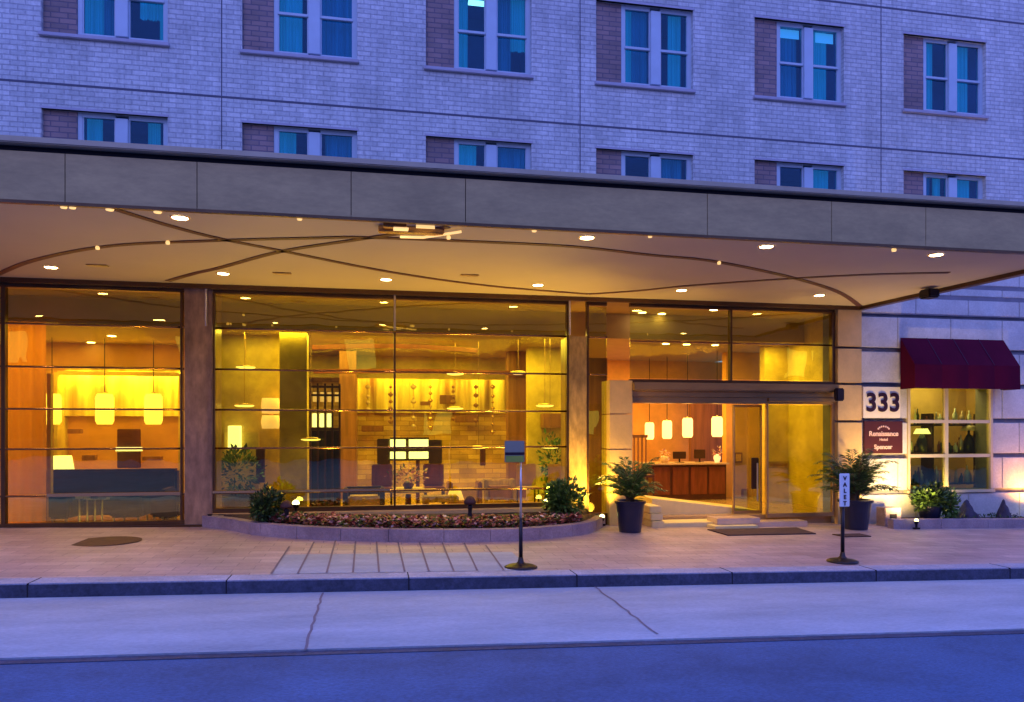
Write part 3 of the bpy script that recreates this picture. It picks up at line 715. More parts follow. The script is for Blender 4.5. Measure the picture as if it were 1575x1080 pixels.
for px, py in ((150, 408), (434, 420), (722, 423)):
    p = at(px, py, z=SZ); MB().box(p.x - .13, p.x + .13, p.y - .06, p.y + .06, SZ - .014, SZ - .001, bev=.004).build('sprinkler_plate', 'pier_brown', can)
# cluster fitting at the middle of the front edge
p = at(625, 352, z=SZ - .05); cl = []
MB().box(p.x - .3, p.x + .42, 8.30, 8.42, SZ - .07, SZ - .002, bev=.01).box(p.x - .25, p.x + .0, 8.15, 8.24, SZ - .06, SZ - .002, bev=.01).build('fitting_tray', 'brass', can)
b = MB().box(p.x - .14, p.x + .02, 8.14, 8.25, SZ - .075, SZ - .062).box(p.x + .1, p.x + .3, 8.13, 8.155, SZ - .06, SZ - .03)
b.tube([(p.x - .05, 8.6, SZ - .05), (p.x + .2, 8.5, SZ - .07), (p.x + .6, 8.25, SZ - .05)], .015); b.build('fitting_lamp', 'marker_lit', can)
p = at(1404, 440, z=3.78); MB().box(8.56, 8.76, 10.28, 10.52, 3.66, 3.80, bev=.02).build('camera_box', 'black_metal', can)

# ------------------------------------------------------------------ awning
aw = thing('window_awning', 'burgundy cloth awning above the small shop window', 'awning', (10.7, FY, 2.4))
ax0, ax1, af = 9.58, 11.78, 11.86; at_, am, ab = 3.28, 2.76, 2.33
b = MB(); y0 = FY - .07
def quad(pts): b.poly(pts)
n = 32
for k in range(n):
    u0, u1 = k / n, (k + 1) / n; xa_, xb_ = ax0 + (ax1 - ax0) * u0, ax0 + (ax1 - ax0) * u1
    s = lambda u: -.02 * abs(math.sin(u * PI * 4))
    b.poly([(xa_, y0, at_), (xb_, y0, at_), (xb_, af + s(u1), am), (xa_, af + s(u0), am)])
    b.poly([(xa_, af + s(u0), am), (xb_, af + s(u1), am), (xb_, af - .01 + s(u1), ab), (xa_, af - .01 + s(u0), ab)])
for x in (ax0, ax1): b.poly([(x, y0, at_), (x, af, am), (x, af - .01, ab), (x, y0, ab)])
bmesh.ops.remove_doubles(b.bm, verts=b.bm.verts[:], dist=.001)
cl_ = b.build('canvas', 'awning_cloth', aw); sm = cl_.modifiers.new('s', 'SOLIDIFY'); sm.thickness = .006
b = MB()
for k in range(1, 4):
    x = ax0 + (ax1 - ax0) * k / 4; b.prism([(x - .006, y0, at_ + .006), (x + .006, y0, at_ + .006), (x + .006, af - .006, am + .008), (x - .006, af - .006, am + .008)], (0, -.002, .003))
b.build('seam', 'awning_trim', aw)
b = MB()
b.tube([(ax0 + .01, af + .03, ab + .02), (ax1 - .01, af + .03, ab + .02)], .014)
for x in (ax0 + .03, ax1 - .03): b.tube([(x, y0 + .03, ab + .02), (x, af + .03, ab + .02)], .012)
b.build('awning_frame', 'black_metal', aw)

# ------------------------------------------------------------------ signs
sg = thing('house_number', 'pale stone plaque with dark number 333 beside the awning', 'sign', (9.2, FY, 2.1))
MB().box(8.83, 9.60, FY - .045, FY - .014, 1.80, 2.375, bev=.005).build('plaque', 'sign_white', sg)
text('numerals', '333', 'number_dark', sg, .47, 9.235, FY - .056, 1.93, depth=.006, bold=.012, sp=1.02)
sg = thing('hotel_sign', 'dark brown hotel name board under the 333 plaque', 'sign', (9.24, FY, 1.45))
MB().box(8.85, 9.645, FY - .05, FY - .014, 1.15, 1.745, bev=.006).build('board', 'sign_brown', sg)
text('lettering', 'Renaissance', 'sign_letters', sg, .125, 9.245, FY - .055, 1.475, depth=.008, bold=.003)
text('lettering', 'Hotel', 'sign_letters', sg, .075, 9.245, FY - .055, 1.385, depth=.008, bold=.001)
text('lettering', 'Spencer', 'sign_letters', sg, .115, 9.235, FY - .055, 1.235, depth=.008, bold=.003)
b = MB()
for k in range(7):
    a = PI * (.14 + .72 * k / 6); b.box(9.245 + .12 * math.cos(a) - .016, 9.245 + .12 * math.cos(a) + .016, FY - .058, FY - .051, 1.575 + .075 * math.sin(a) - .016, 1.575 + .075 * math.sin(a) + .016, bev=.004)
b.build('crest', 'sign_letters', sg)

def sign_stand(px, py, ptop, pplate, label, kind):
    g = at(px, py, z=0); g = at(px, py, z=zg(g.x)); x, y, z = g
    d = g.x * math.sin(YAW) + g.y * math.cos(YAW)
    zz = lambda q: 1.6 + (HOR - q) * d / FPX
    t = thing('sign_stand', label, 'sign', (x, y, z))
    MB().lathe((x, y, z), [(.19, 0), (.19, .012), (.15, .03), (.06, .045), (.035, .07), (.026, .12)], 28).build('base', 'black_metal', t, smooth=True)
    zs_ = zz(799) if kind == 'small' else zz(ptop)
    MB().lathe((x, y, z), [(.024, .1), (.022, zs_ - z)], 12).build('post', 'black_metal', t, smooth=True)
    if kind == 'small': MB().lathe((x, y, z), [(.014, zs_ - z + .001), (.011, zz(ptop) - z)], 12).build('upper_post', 'steel', t, smooth=True)
    z0, z1 = zz(pplate[1]), zz(pplate[0]); wd = pplate[2]; xo = x + pplate[3]
    MB().box(xo - wd / 2, xo + wd / 2, y - .045, y - .03, z0, z1, bev=.006).build('plate', 'plate_white' if kind == 'valet' else 'plate_grey', t)
    if kind == 'valet':
        for k, ch in enumerate('VALET'): text('letter', ch, 'number_dark', t, .07, xo, y - .048, z1 - .085 - k * .078, depth=.004, bold=.003)
    else:
        MB().box(xo - wd / 2 + .012, xo + wd / 2 - .012, y - .050, y - .0455, z0 + .005, z0 + .075).build('stripe', 'plate_green', t)
        MB().box(xo - wd / 2 + .002, xo + wd / 2 - .002, y - .050, y - .0455, z0 + .085, z0 + .115).build('stripe', 'number_dark', t)
    return t
sign_stand(1296, 864, 775, (728, 779, .14, 0), 'black post with narrow white plate lettered down its length, near the right palm', 'valet')
sign_stand(801, 873, 700, (678, 711, .23, -.08), 'slim black post with small white and green plate, in front of the flower bed', 'small')

# ------------------------------------------------------------------ planter with flowers
pb = [(323, 806), (355, 816), (400, 824), (500, 831), (620, 834), (720, 834), (800, 832), (870, 826), (912, 819), (934, 812)]
cp = []
for px, py in pb:
    g = at(px, py, z=0); cp.append(at(px, py, z=zg(g.x)))
cp[0].y = FY - .05; cp[-1].y = FY - .05; cp[0].x = -2.55; cp[-1].x = 3.93
cv = curve_pts(cp, 5)
pl = thing('flower_planter', 'low curved stone planter wall round the flower bed', 'planter', (.6, 11.6, 0))
PH = .175
b = MB(); outr = []; inn = []
for i, p in enumerate(cv):
    d = cv[min(i + 1, len(cv) - 1)] - cv[max(i - 1, 0)]; d.z = 0; d.normalize(); nn = Vector((-d.y, d.x, 0)) * .14
    outr.append(p); inn.append(p + nn)
acc = 0; start = 0; segs = []
for i in range(1, len(cv)):
    acc += (cv[i] - cv[i - 1]).length
    if acc > .62 or i == len(cv) - 1: segs.append((start, i)); start = i; acc = 0
for a, c in segs:
    for i in range(a, c):
        s = .006 if i == a else 0
        d = (outr[i + 1] - outr[i]).normalized() * s
        b.prism([(outr[i].x + d.x, outr[i].y, zg(outr[i].x) - .1), (outr[i + 1].x, outr[i + 1].y, zg(outr[i + 1].x) - .1), (inn[i + 1].x, inn[i + 1].y, zg(outr[i].x) - .1), (inn[i].x + d.x, inn[i].y, zg(outr[i].x) - .1)], (0, 0, PH + .1))
b.build('planter_wall', 'planter_stone', pl)
b = MB(); vs_ = [b.bm.verts.new((p.x, p.y, zg(p.x) + PH - .04)) for p in inn]
vs2 = [b.bm.verts.new((p.x, FY - .11, zg(p.x) + PH + .03)) for p in inn]
for i in range(len(inn) - 1):
    b.bm.faces.new((vs_[i], vs_[i + 1], vs2[i + 1], vs2[i]))
b.build('soil', 'soil', pl)
def front_y(x):
    for p, q in zip(inn, inn[1:]):
        if p.x <= x <= q.x: return p.y + (q.y - p.y) * (x - p.x) / max(1e-6, q.x - p.x)
    return FY
# flowers: too many to count
b = MB(); rr = random.Random(5)
for k in range(2600):
    x = rr.uniform(-1.65, 3.3); fy = front_y(x) + .03; y = fy + (rr.random() ** 1.3) * min(.85, FY - .15 - fy); z = zg(x) + PH + rr.uniform(.0, .12) * (1 - .3 * (y - fy))
    for q in range(3):
        a = rr.uniform(0, 2 * PI); r = rr.uniform(.018, .045); u = Vector((math.cos(a), math.sin(a), rr.uniform(-.3, .6))) * r; v = Vector((-math.sin(a), math.cos(a), rr.uniform(.1, .9))) * r * .6
        c = Vector((x, y, z)) + Vector((rr.uniform(-.03, .03), rr.uniform(-.03, .03), rr.uniform(-.02, .02)))
        fce = b.bm.faces.new([b.bm.verts.new(c - u), b.bm.verts.new(c + v), b.bm.verts.new(c + u), b.bm.verts.new(c - v)])
        fce.material_index = rr.choices([0, 1, 2, 3], [4, 5, 2, .6])[0]
b.build('flower_bed', ['leaf_dark', 'petal_red', 'petal_pink', 'petal_white'], None, kind='stuff')

# ------------------------------------------------------------------ plants
def leaf_cloud(b, c, rad, n, size, rr, flat=.8):
    for k in range(n):
        while True:
            p = Vector((rr.uniform(-1, 1), rr.uniform(-1, 1), rr.uniform(-1, 1)))
            if .25 < p.length < 1: break
        lump = 1 + .22 * math.sin(p.x * 5 + c[0]) * math.sin(p.z * 6 + c[1]) + .1 * math.sin(p.y * 9)
        p = Vector((p.x * rad[0] * lump, p.y * rad[1] * lump, p.z * rad[2] * lump)) + Vector(c)
        d = (p - Vector(c)).normalized() + Vector((rr.uniform(-.7, .7), rr.uniform(-.7, .7), rr.uniform(-.4, .8))); d.normalize()
        s = d.cross(Vector((rr.uniform(-1, 1), rr.uniform(-1, 1), 1))).normalized(); L = size * rr.uniform(.6, 1.3)
        f_ = b.bm.faces.new([b.bm.verts.new(p), b.bm.verts.new(p + d * L * .5 + s * L * .24), b.bm.verts.new(p + d * L), b.bm.verts.new(p + d * L * .5 - s * L * .24)])
        f_.material_index = 0 if rr.random() < .7 else 1
def shrub(name, label, x, y, z, rad, h, n, size, mats=('leaf_dark', 'leaf'), seed=1, pot=None, cat='shrub'):
    rr = random.Random(seed); t = thing(name, label, cat, (x, y, z))
    b = MB()
    for k in range(7):
        a = rr.uniform(0, 2 * PI); b.tube([(x + .01 * k, y, z), (x + math.cos(a) * rad * .3, y + math.sin(a) * rad * .3, z + h * .5), (x + math.cos(a) * rad * .6, y + math.sin(a) * rad * .6, z + h * .8)], .008, 5, .003)
    b.build('stem', 'stem', t)
    b = MB(); leaf_cloud(b, (x, y, z + h * .55), (rad, rad, h * .5), n, size, rr)
    for k in range(3):
        a = rr.uniform(0, 2 * PI); leaf_cloud(b, (x + math.cos(a) * rad * .5, y + math.sin(a) * rad * .5, z + h * rr.uniform(.45, .8)), (rad * .55, rad * .55, h * .3), n // 4, size, rr)
    b.build('foliage', list(mats), t)
    if pot:
        MB().lathe((x, y, pot[0]), [(pot[1] * .75, 0), (pot[1], pot[2] * .92), (pot[1] * 1.06, pot[2] * .93), (pot[1] * 1.06, pot[2])], 26).build('pot', 'pot_black', t, smooth=False)
    return t
def palm(label, px, py, potw, poth, fh, spread, nf, seed, mats, square=False, lf=.17):
    g = at(px, py, z=0); g = at(px, py, z=zg(g.x)); x, y, z = g; y += potw
    rr = random.Random(seed); t = thing('potted_palm', label, 'potted plant', (x, y, z))
    pr = [(potw * .74, 0), (potw * .96, poth * .90), (potw * 1.05, poth * .905), (potw * 1.07, poth * .99), (potw * .93, poth), (potw * .9, poth * .93)]
    MB().lathe((x, y, z), pr, 30).build('pot', 'pot_black', t, smooth=False)
    MB().lathe((x, y, z + poth * .90), [(potw * .88, 0), (potw * .86, .02)], 20).build('soil', 'soil', t)
    b = MB(); bs = MB()
    for k in range(nf):
        a = 2 * PI * k / nf * 2.4 + rr.uniform(-.3, .3); ln = rr.uniform(.7, 1.05); lift = rr.uniform(.25, 1.0)
        base = Vector((x + rr.uniform(-.05, .05), y + rr.uniform(-.05, .05), z + poth * .95)); pts = []
        for i in range(15):
            s = i / 14; rad = spread * ln * (s ** 1.15) * (1.15 - .45 * lift); hh = fh * ln * (lift * math.sin(s * PI * (.50 + .28 * (1 - lift))) + .10 * s)
            pts.append(base + Vector((math.cos(a) * rad, math.sin(a) * rad, hh)))
        bs.tube(pts, .008, 5, .003)
        side = Vector((-math.sin(a), math.cos(a), 0))
        for i in range(3, 15):
            for sgn in (-1, 1):
                for q in range(2):
                    p = pts[i].lerp(pts[i - 1], q * .5); d = (pts[i] - pts[i - 1]).normalized(); L = lf * (1.15 - i / 20) * rr.uniform(.7, 1.2)
                    tip = p + (side * sgn * .8 + d * .75 + Vector((0, 0, rr.uniform(-.55, .1)))).normalized() * L
                    wv = d * .009
                    f_ = b.bm.faces.new([b.bm.verts.new(p - wv), b.bm.verts.new(p.lerp(tip, .5) - wv * 1.3 + Vector((0, 0, .012))), b.bm.verts.new(tip), b.bm.verts.new(p.lerp(tip, .5) + wv * 1.3 + Vector((0, 0, .012)))])
                    f_.material_index = 0 if rr.random() < .65 else 1
    bs.build('stem', 'stem', t); b.build('fronds', list(mats), t)
    return t
palm('feathery palm in a black pot at the left edge of the entrance', 977, 821, .235, .50, .66, .56, 44, 11, ('leaf', 'leaf_bright'), lf=.2)
palm('larger dark palm in a black pot in front of the corner pier', 1331, 816, .27, .50, .84, .72, 60, 12, ('leaf', 'leaf_dark'), lf=.22)
p = at(407, 806, z=zg(-1.5) + PH)
shrub('round_shrub', 'dark round shrub at the left end of the curved planter', p.x, p.y + .3, zg(p.x) + PH - .02, .21, .46, 900, .07, seed=21)
p = at(877, 800, z=zg(3) + PH)
shrub('round_shrub', 'green leafy shrub at the right end of the curved planter', p.x, p.y + .25, zg(p.x) + PH - .02, .29, .56, 1200, .085, mats=('leaf', 'leaf_bright'), seed=22)
p = at(1410, 798, z=-.12)
shrub('potted_shrub', 'bushy green plant in a dark tub below the shop window', 10.0, 12.0, .10, .27, .46, 1000, .09, seed=23, pot=(-.05, .20, .26), mats=('leaf_dark', 'leaf'))
p = at(1441, 800, z=-.12)
shrub('small_shrub', 'bright green slender plant beside the yellow uplight', 10.28, 11.85, -.06, .13, .52, 420, .08, seed=24, mats=('leaf', 'leaf_bright'))

# low kerbed bed on the right
rb = thing('bed_edging', 'long low stone edging of the bed under the shop window', 'edging', (12, 11.6, -.1))
b = MB(); x = X(1374, 11.55)
k = 0
while x < 17:
    x2 = x + .95; b.prism([(x + .004, 11.55, zg(x) - .2), (x2 - .004, 11.55, zg(x2) - .2), (x2 - .004, 11.70, zg(x2) - .2), (x + .004, 11.70, zg(x) - .2)], (0, 0, .36)); x = x2
b.build('edging_stone', 'planter_stone', rb)
MB().prism([(9.35, 11.701, zg(9.35) + .09), (17, 11.701, zg(17) + .09), (17, FY - .013, zg(17) + .09), (9.35, FY - .013, zg(9.35) + .09)], (0, 0, .02)).build('soil', 'soil', rb)
def rock(label, px, py, rx, h, seed):
    p = at(px, py, Y=11.95); rr = random.Random(seed); b = MB()
    r = bmesh.ops.create_icosphere(b.bm, subdivisions=3, radius=1)
    for v in r['verts']:
        nz = .18 * math.sin(v.co.x * 4 + seed) + .14 * math.sin(v.co.z * 6 + v.co.y * 5 + seed); taper = 1 - .55 * max(0, v.co.z)
        v.co = Vector((v.co.x * rx * taper * (1 + nz), v.co.y * rx * .7 * taper * (1 + nz), v.co.z * h * (1 + nz * .5)))
        v.co += Vector((p.x, 11.98, zg(p.x) + .10))
    return tag(b.build('boulder', 'rock', None), label, 'boulder', None)
rock('dark pointed boulder under the right half of the shop window', 1490, 795, .22, .34, 3)
rock('dark boulder at the right end of the bed beside the orange wall light', 1546, 795, .17, .33, 8)
rr = random.Random(9); b = MB()
for k in range(900):
    x = rr.uniform(10.4, 16.5); y = rr.uniform(11.72, 12.25); leaf_cloud(b, (x, y, zg(x) + .13), (.04, .04, .05), 2, .05, rr)
b.build('ground_cover', ['leaf_dark', 'leaf'], None, kind='stuff')
# small service boxes beside the palm
t = thing('service_box', 'small pale utility box with a dark opening beside the right palm', 'utility box', (9.05, 11.95, zg(9.05)))
MB().box(8.98, 9.30, 11.85, 12.1, zg(9) - .02, zg(9) + .33, bev=.01).build('housing', 'planter_stone', t)
MB().box(9.07, 9.20, 11.835, 11.849, zg(9) + .12, zg(9) + .22).build('opening', 'dark_gap', t)

# ------------------------------------------------------------------ garden lights
def flood(label, x, y, z, power, col, aim, r=.06):
    t = thing('flood_light', label, 'flood light', (x, y, z))
    MB().box(x - .05, x + .05, y - .03, y + .03, z, z + .03).lathe((x, y, z + .03), [(.02, 0), (.02, .05)], 8).build('bracket', 'black_metal', t)
    MB().lathe((x, y, z + .08), [(r * .7, 0), (r, .05), (r * 1.05, .06)], 16).build('housing', 'black_metal', t, smooth=True)
    b = MB(); bmesh.ops.create_uvsphere(b.bm, u_segments=14, v_segments=8, radius=r * .92)
    for v in b.bm.verts: v.co += Vector((x, y, z + .15))
    b.build('lens', 'flood_lit', t, smooth=True)
    light('SPOT', 'flood_beam', (x, y - .03, z + .24), power, col, parent=t, rot=aim, spot=R(150), blend=1, radius=.08)
    return t
p = at(455, 776, Y=12.05); flood('bright yellow flood light behind the dark planter shrub', p.x, 12.05, zg(p.x) + PH + .06, 240, (1, .62, .04), (R(204), 0, 0))
p = at(841, 770, Y=12.05); flood('bright flood light behind the green planter shrub', p.x, 12.05, zg(p.x) + PH + .10, 280, (1, .62, .04), (R(204), 0, 0))
p = at(1455, 776, Y=12.0); flood('small yellow-green flood light at the foot of the shop window', p.x, 12.0, zg(p.x) + .11, 150, (1, .74, .14), (R(168), 0, 0), r=.06)
p = at(1590, 790, Y=12.05); flood('orange flood light washing the stone wall at the right edge', p.x, 12.02, zg(p.x) + .11, 150, (1, .42, .08), (R(168), 0, 0))
p = at(945, 790, Y=12.0); flood('yellow flood light at the foot of the entrance pier behind the palm', 3.80, 12.02, zg(3.8) + .02, 330, (1, .60, .08), (R(172), R(-12), 0), r=.045)
flood('small flood light between the larger palm and the edging, under the 333 plaque', 9.28, 11.45, zg(9) + .0, 330, (1, .66, .22), (R(150), 0, 0), r=.035)
def path_light(label, px, pyb, pyt):
    p = at(px, pyb, Y=11.35); y = 11.35; h = (pyb - pyt) * 11.4 / FPX
    t = thing('path_light', label, 'garden light', (p.x, y, p.z))
    MB().lathe((p.x, y, p.z), [(.045, 0), (.05, h * .25), (.03, h * .4), (.03, h * .5), (.045, h * .6), (.025, h * .7)], 14).build('post', 'black_metal', t, smooth=True)
    MB().lathe((p.x, y, p.z), [(.09, h * .70), (.095, h * .80), (.05, h * .95), (.01, h)], 18).build('cap', 'iron', t, smooth=True)
path_light('small dark mushroom shaped garden light beside the dark planter shrub', 441, 808, 771)
path_light('small dark mushroom shaped garden light in the middle of the flower bed', 723, 806, 762)

# ------------------------------------------------------------------ pavement objects
g = at(162, 831, z=.12)
MB().lathe((g.x, g.y, zg(g.x) - .002), [(.44, 0), (.44, .006)], 40).build('manhole_cover', 'iron', None)
tag(bpy.data.objects['manhole_cover'], 'dark round manhole cover in the pavement before the lounge', 'manhole cover')
def flatmat(label, pts):
    b = MB(); q = []
    for px, py in pts:
        g = at(px, py, z=0); g = at(px, py, z=zg(g.x)); q.append((g.x, g.y, zg(g.x) + .002))
    b.prism(q, (0, 0, .014)); return tag(b.build('door_mat', 'mat_rubber', None), label, 'door mat')
flatmat('dark rubber door mat in front of the entrance steps', [(1088, 815), (1120, 824), (1255, 821), (1225, 812)])
flatmat('thin dark mat on the pavement between signpost and palm', [(1280, 822), (1300, 826), (1340, 825), (1322, 821)])
# entrance steps
st = thing('entrance_steps', 'low lit stone steps and landing in front of the hotel door', 'steps', (5.6, 12.1, 0))
zb = zg(5.5)
MB().box(X(1012, 12.1), 6.0, 11.95, FY + .14, zb - .1, zb + .075, bev=.01).build('tread', 'ramp_stone', st)
MB().box(6.0, X(1240, 12.0), 11.95, FY - .02, zb - .12, zb + .055, bev=.01).build('tread', 'marble_top', st)
MB().box(X(1097, 11.7), X(1163, 11.7), 11.62, 11.94, zb - .12, zb + .045, bev=.008).build('tread', 'ramp_stone', st)
MB().box(X(1099, 11.9), X(1165, 11.9), 11.80, 12.2, zb + .046, zb + .15, bev=.008).build('tread', 'marble_top', st)
for k in range(3):
    z0 = zb + .0 + k * .12; MB().box(X(1000, 12.0), X(1019, 12.0), 11.92 + k * .05, FY + .3, z0, z0 + .115, bev=.012).build('tread', 'ramp_stone', st)
# sloping kerb of the inner ramp, glowing under the entrance light
rp_ = thing('entrance_ramp', 'bright yellow sloping ramp side inside the entrance', 'ramp', (5.6, 12.9, 0.06))
Yr = 12.75
q = [at(1003, 767, Y=Yr), at(1172, 786, Y=Yr), at(1172, 792, Y=Yr), at(1003, 792, Y=Yr)]
MB().prism(q, (0, 1.0, 0)).build('ramp_side', 'ramp_stone', rp_)
light('AREA', 'entrance_light', (5.6, 12.35, 2.03), 14, (1, .70, .25), size=1.8, size_y=.15, rot=(R(8), 0, 0))

# ------------------------------------------------------------------ reception
YC = 15.3
rc = thing('reception_counter', 'dark red wooden reception counter with pale stone top', 'counter', (6.2, YC, LZ))
x0, x1 = X(1003, YC), X(1117, YC); zt = Z(1060, 712, YC)
MB().box(x0, x1, YC, YC + .6, LZ, zt - .04).build('counter_body', 'mahogany_dark', rc)
b = MB(); n = 4
for k in range(n):
    a = x0 + .03 + (x1 - x0 - .03) * k / n; c = x0 + (x1 - x0) * (k + 1) / n - .03
    b.box(a, c, YC - .025, YC - .001, LZ + .12, zt - .09, bev=.01)
b.build('front_panel', 'mahogany', rc)
MB().box(x0 - .08, x1 + .03, YC - .10, YC + .7, zt - .038, zt, bev=.008).build('counter_top', 'marble_top', rc)
def small(name, label, cat, px, w, h, m, y=YC + .2, z=None):
    x = X(px, y); z = zt if z is None else z
    t = thing(name, label, cat, (x, y, z))
    if name == 'computer_monitor':
        MB().box(x - w * .3, x + w * .3, y - .06, y + .06, z, z + .012).box(x - .015, x + .015, y - .01, y + .01, z + .012, z + .1).build('stand', 'black_metal', t)
        MB().box(x - w / 2, x + w / 2, y - .02, y + .02, z + .08, z + h, bev=.008).build('screen', m, t)
    else:
        MB().lathe((x, y, z), [(w * .3, 0), (w * .5, h * .3), (w * .42, h * .5), (w * .2, h * .6)], 12).build('vase', m, t, smooth=True)
        b = MB(); leaf_cloud(b, (x, y, z + h * .8), (w * .6, w * .6, h * .3), 60, .06, random.Random(int(px))); b.build('bouquet', ['petal_pink', 'petal_white'], t)
small('computer_monitor', 'black monitor on the left part of the reception counter', 'monitor', 1045, .30, .24, 'dark_wood')
small('computer_monitor', 'black monitor on the right part of the reception counter', 'monitor', 1076, .26, .28, 'dark_wood', y=YC + .3)
small('flower_vase', 'small vase of pale flowers at the right end of reception counter', 'vase', 1103, .16, .30, 'sconce_lit')
small('flower_vase', 'pale vase of flowers at the left end of reception counter', 'vase', 1022, .22, .24, 'marble_top')
pc = thing('slatted_chair', 'wooden high chair with slatted back left of the reception counter', 'chair', (X(985, 14.6), 14.6, LZ))
xc = X(987, 14.6); zc = Z(987, 672, 14.6)
MB().box(xc - .2, xc + .2, 14.4, 14.8, .62, .67, bev=.01).build('seat', 'mahogany_dark', pc)
b = MB()
for k in range(5): b.box(xc - .19 + k * .085, xc - .165 + k * .085, 14.78, 14.80, .67, zc)
b.box(xc - .2, xc + .2, 14.775, 14.81, zc - .02, zc + .04); b.build('backrest', 'wall_wood', pc)
for dx, dy in ((-.18, 14.42), (.18, 14.42), (-.18, 14.78), (.18, 14.78)): MB().box(xc + dx - .018, xc + dx + .018, dy - .018, dy + .018, LZ, .62).build('leg', 'mahogany_dark', pc)

def pendant(label, px, py0, py1, wpx, Y, m, group, ceil=3.34):
    p0 = at(px, py1, Y=Y); p1 = at(px, py0, Y=Y); d = p0.x * math.sin(YAW) + Y * math.cos(YAW); r = wpx * d / FPX / 2; h = p1.z - p0.z
    t = thing('pendant_lamp', label, 'pendant lamp', (p0.x, Y, p0.z), group)
    MB().lathe((p0.x, Y, p0.z), [(r * .8, 0), (r, h * .12), (r, h * .88), (r * .8, h)], 20).build('lamp_shade', m, t, smooth=True)
    MB().tube([(p0.x, Y, p0.z + h), (p0.x, Y, ceil)], .008, 6).build('cord', 'black_metal', t)
    MB().lathe((p0.x, Y, p0.z + h), [(r * .3, 0), (r * .2, .03)], 10).build('cap', 'brass', t)
for px, a, c, wv, Y, lb in ((999, 650, 676, 14, 17.6, 'glowing oval pendant at the left end of the reception row'), (1026, 647, 675, 15, 17.0, 'glowing oval pendant second from left over reception'),
                        (1057.5, 643, 673, 16, 16.3, 'glowing oval pendant third from left over reception'), (1103, 641, 672, 17, 15.5, 'largest glowing oval pendant at the right end over reception')):
    pendant(lb, px, a, c, wv, Y, 'shade_lit_warm', 'pendants over the reception counter')
for px, lb in ((80, 'yellow drum pendant nearest the orange sheer curtain in the lounge'), (161, 'yellow drum pendant in the middle of the lounge row'), (236, 'yellow drum pendant nearest the mauve pier in the lounge')):
    pendant(lb, px, 606, 653, 26, 15.6, 'shade_lit', 'drum pendants in the lounge')
# picture and notices on reception walls
def picture(name, label, px0, px1, py0, py1, Y, m1, m2, th=.04, cat='picture'):
    x0, x1 = X(px0, Y), X(px1, Y); z1, z0 = Z(px0, py0, Y), Z(px0, py1, Y); t = thing(name, label, cat, ((x0 + x1) / 2, Y, z0))
    MB().box(x0, x1, Y - th, Y, z0, z1, bev=.01).build('frame', m1, t); MB().box(x0 + .04, x1 - .04, Y - th - .006, Y - th - .001, z0 + .04, z1 - .04).build('canvas', m2, t); return t
picture('wall_picture', 'square brown picture on the orange wall right of reception', 1128, 1141, 696, 712, 15.79, 'wall_wood', 'wall_orange')
picture('wall_picture', 'small low brown panel on the orange wall beside the door handle', 1140, 1150, 752, 770, 15.78, 'wall_wood', 'pier_brown')
picture('wall_picture', 'dark oval-topped picture on the gold wall behind the side light', 1238, 1260, 672, 722, 14.39, 'pier_brown', 'wall_wood')
picture('wall_picture', 'wide low brown panel on the gold wall behind the side light', 1180, 1212, 710, 720, 14.39, 'pier_brown', 'wall_wood')

# ------------------------------------------------------------------ lounge on the left
YS = 14.2
sf = thing('lounge_sofa', 'long dark purple sofa with high back in the left lounge', 'sofa', (X(170, YS), YS, LZ))
x0, x1 = X(73, YS), X(272, YS); zt_ = Z(170, 722, YS)
MB().box(x0, x1, YS, YS + .25, LZ + .1, zt_, bev=.04).build('backrest', 'plum_fabric', sf)
MB().box(x0 + .1, x1 - .1, YS - .65, YS - .005, LZ + .1, .42, bev=.04).build('seat', 'navy_fabric', sf)
for x in (x0, x1 - .12): MB().box(x, x + .12, YS - .7, YS - .005, LZ, .58, bev=.03).build('armrest', 'plum_fabric', sf)
def armchair(label, px0, px1, pyt, Y, m):
    x0, x1 = X(px0, Y), X(px1, Y); zt = Z(px0, pyt, Y); t = thing('armchair', label, 'armchair', ((x0 + x1) / 2, Y, LZ))
    MB().box(x0, x1, Y - .06, Y + .06, LZ + .12, zt, bev=.03).build('backrest', m, t)
    MB().box(x0 + .07, x1 - .07, Y + .065, Y + .55, LZ + .12, .38, bev=.03).build('seat', m, t)
    for x in (x0, x1 - .065): MB().box(x, x + .065, Y + .065, Y + .58, LZ + .12, .52, bev=.02).build('armrest', m, t)
    for x in (x0 + .05, x1 - .05):
        for y in (Y, Y + .5): MB().tube([(x, y, LZ), (x, y, LZ + .12)], .018).build('leg', 'steel', t)
armchair('navy armchair at the left end of the lounge window', 76, 108, 760, 13.0, 'navy_fabric')
armchair('wide navy armchair in the middle of the lounge window', 170, 218, 762, 13.0, 'navy_fabric')
armchair('plum armchair at the right end of the lounge window', 232, 276, 760, 13.0, 'plum_fabric')
for i, (px, lb) in enumerate(((122, 'chrome bar stool next to the left navy armchair'), (134, 'second chrome bar stool from the left navy armchair'), (146, 'third chrome bar stool from the left navy armchair'), (157, 'chrome bar stool nearest the wide navy armchair'))):
    x = X(px, 12.9); t = thing('bar_stool', lb, 'stool', (x, 12.9, LZ), 'chrome stools in the lounge window')
    MB().lathe((x, 12.9, .50), [(.055, 0), (.06, .03), (.05, .06)], 14).build('seat', 'steel' if i < 2 else 'dark_wood', t, smooth=True)
    MB().lathe((x, 12.9, LZ), [(.05, 0), (.015, .02), (.012, .44)], 12).build('post', 'steel', t, smooth=True)
    MB().box(x - .04, x + .04, 12.96, 12.975, .5, .6).build('backrest', 'dark_wood', t)
tb = thing('side_table', 'narrow dark console table carrying the white lamp behind the sofa', 'table', (X(96, 14.9), 14.9, LZ))
x = X(96, 14.9); zt2 = Z(96, 724, 14.9)
MB().box(x - .35, x + .5, 14.75, 15.05, zt2 - .04, zt2).build('tabletop', 'dark_wood', tb)
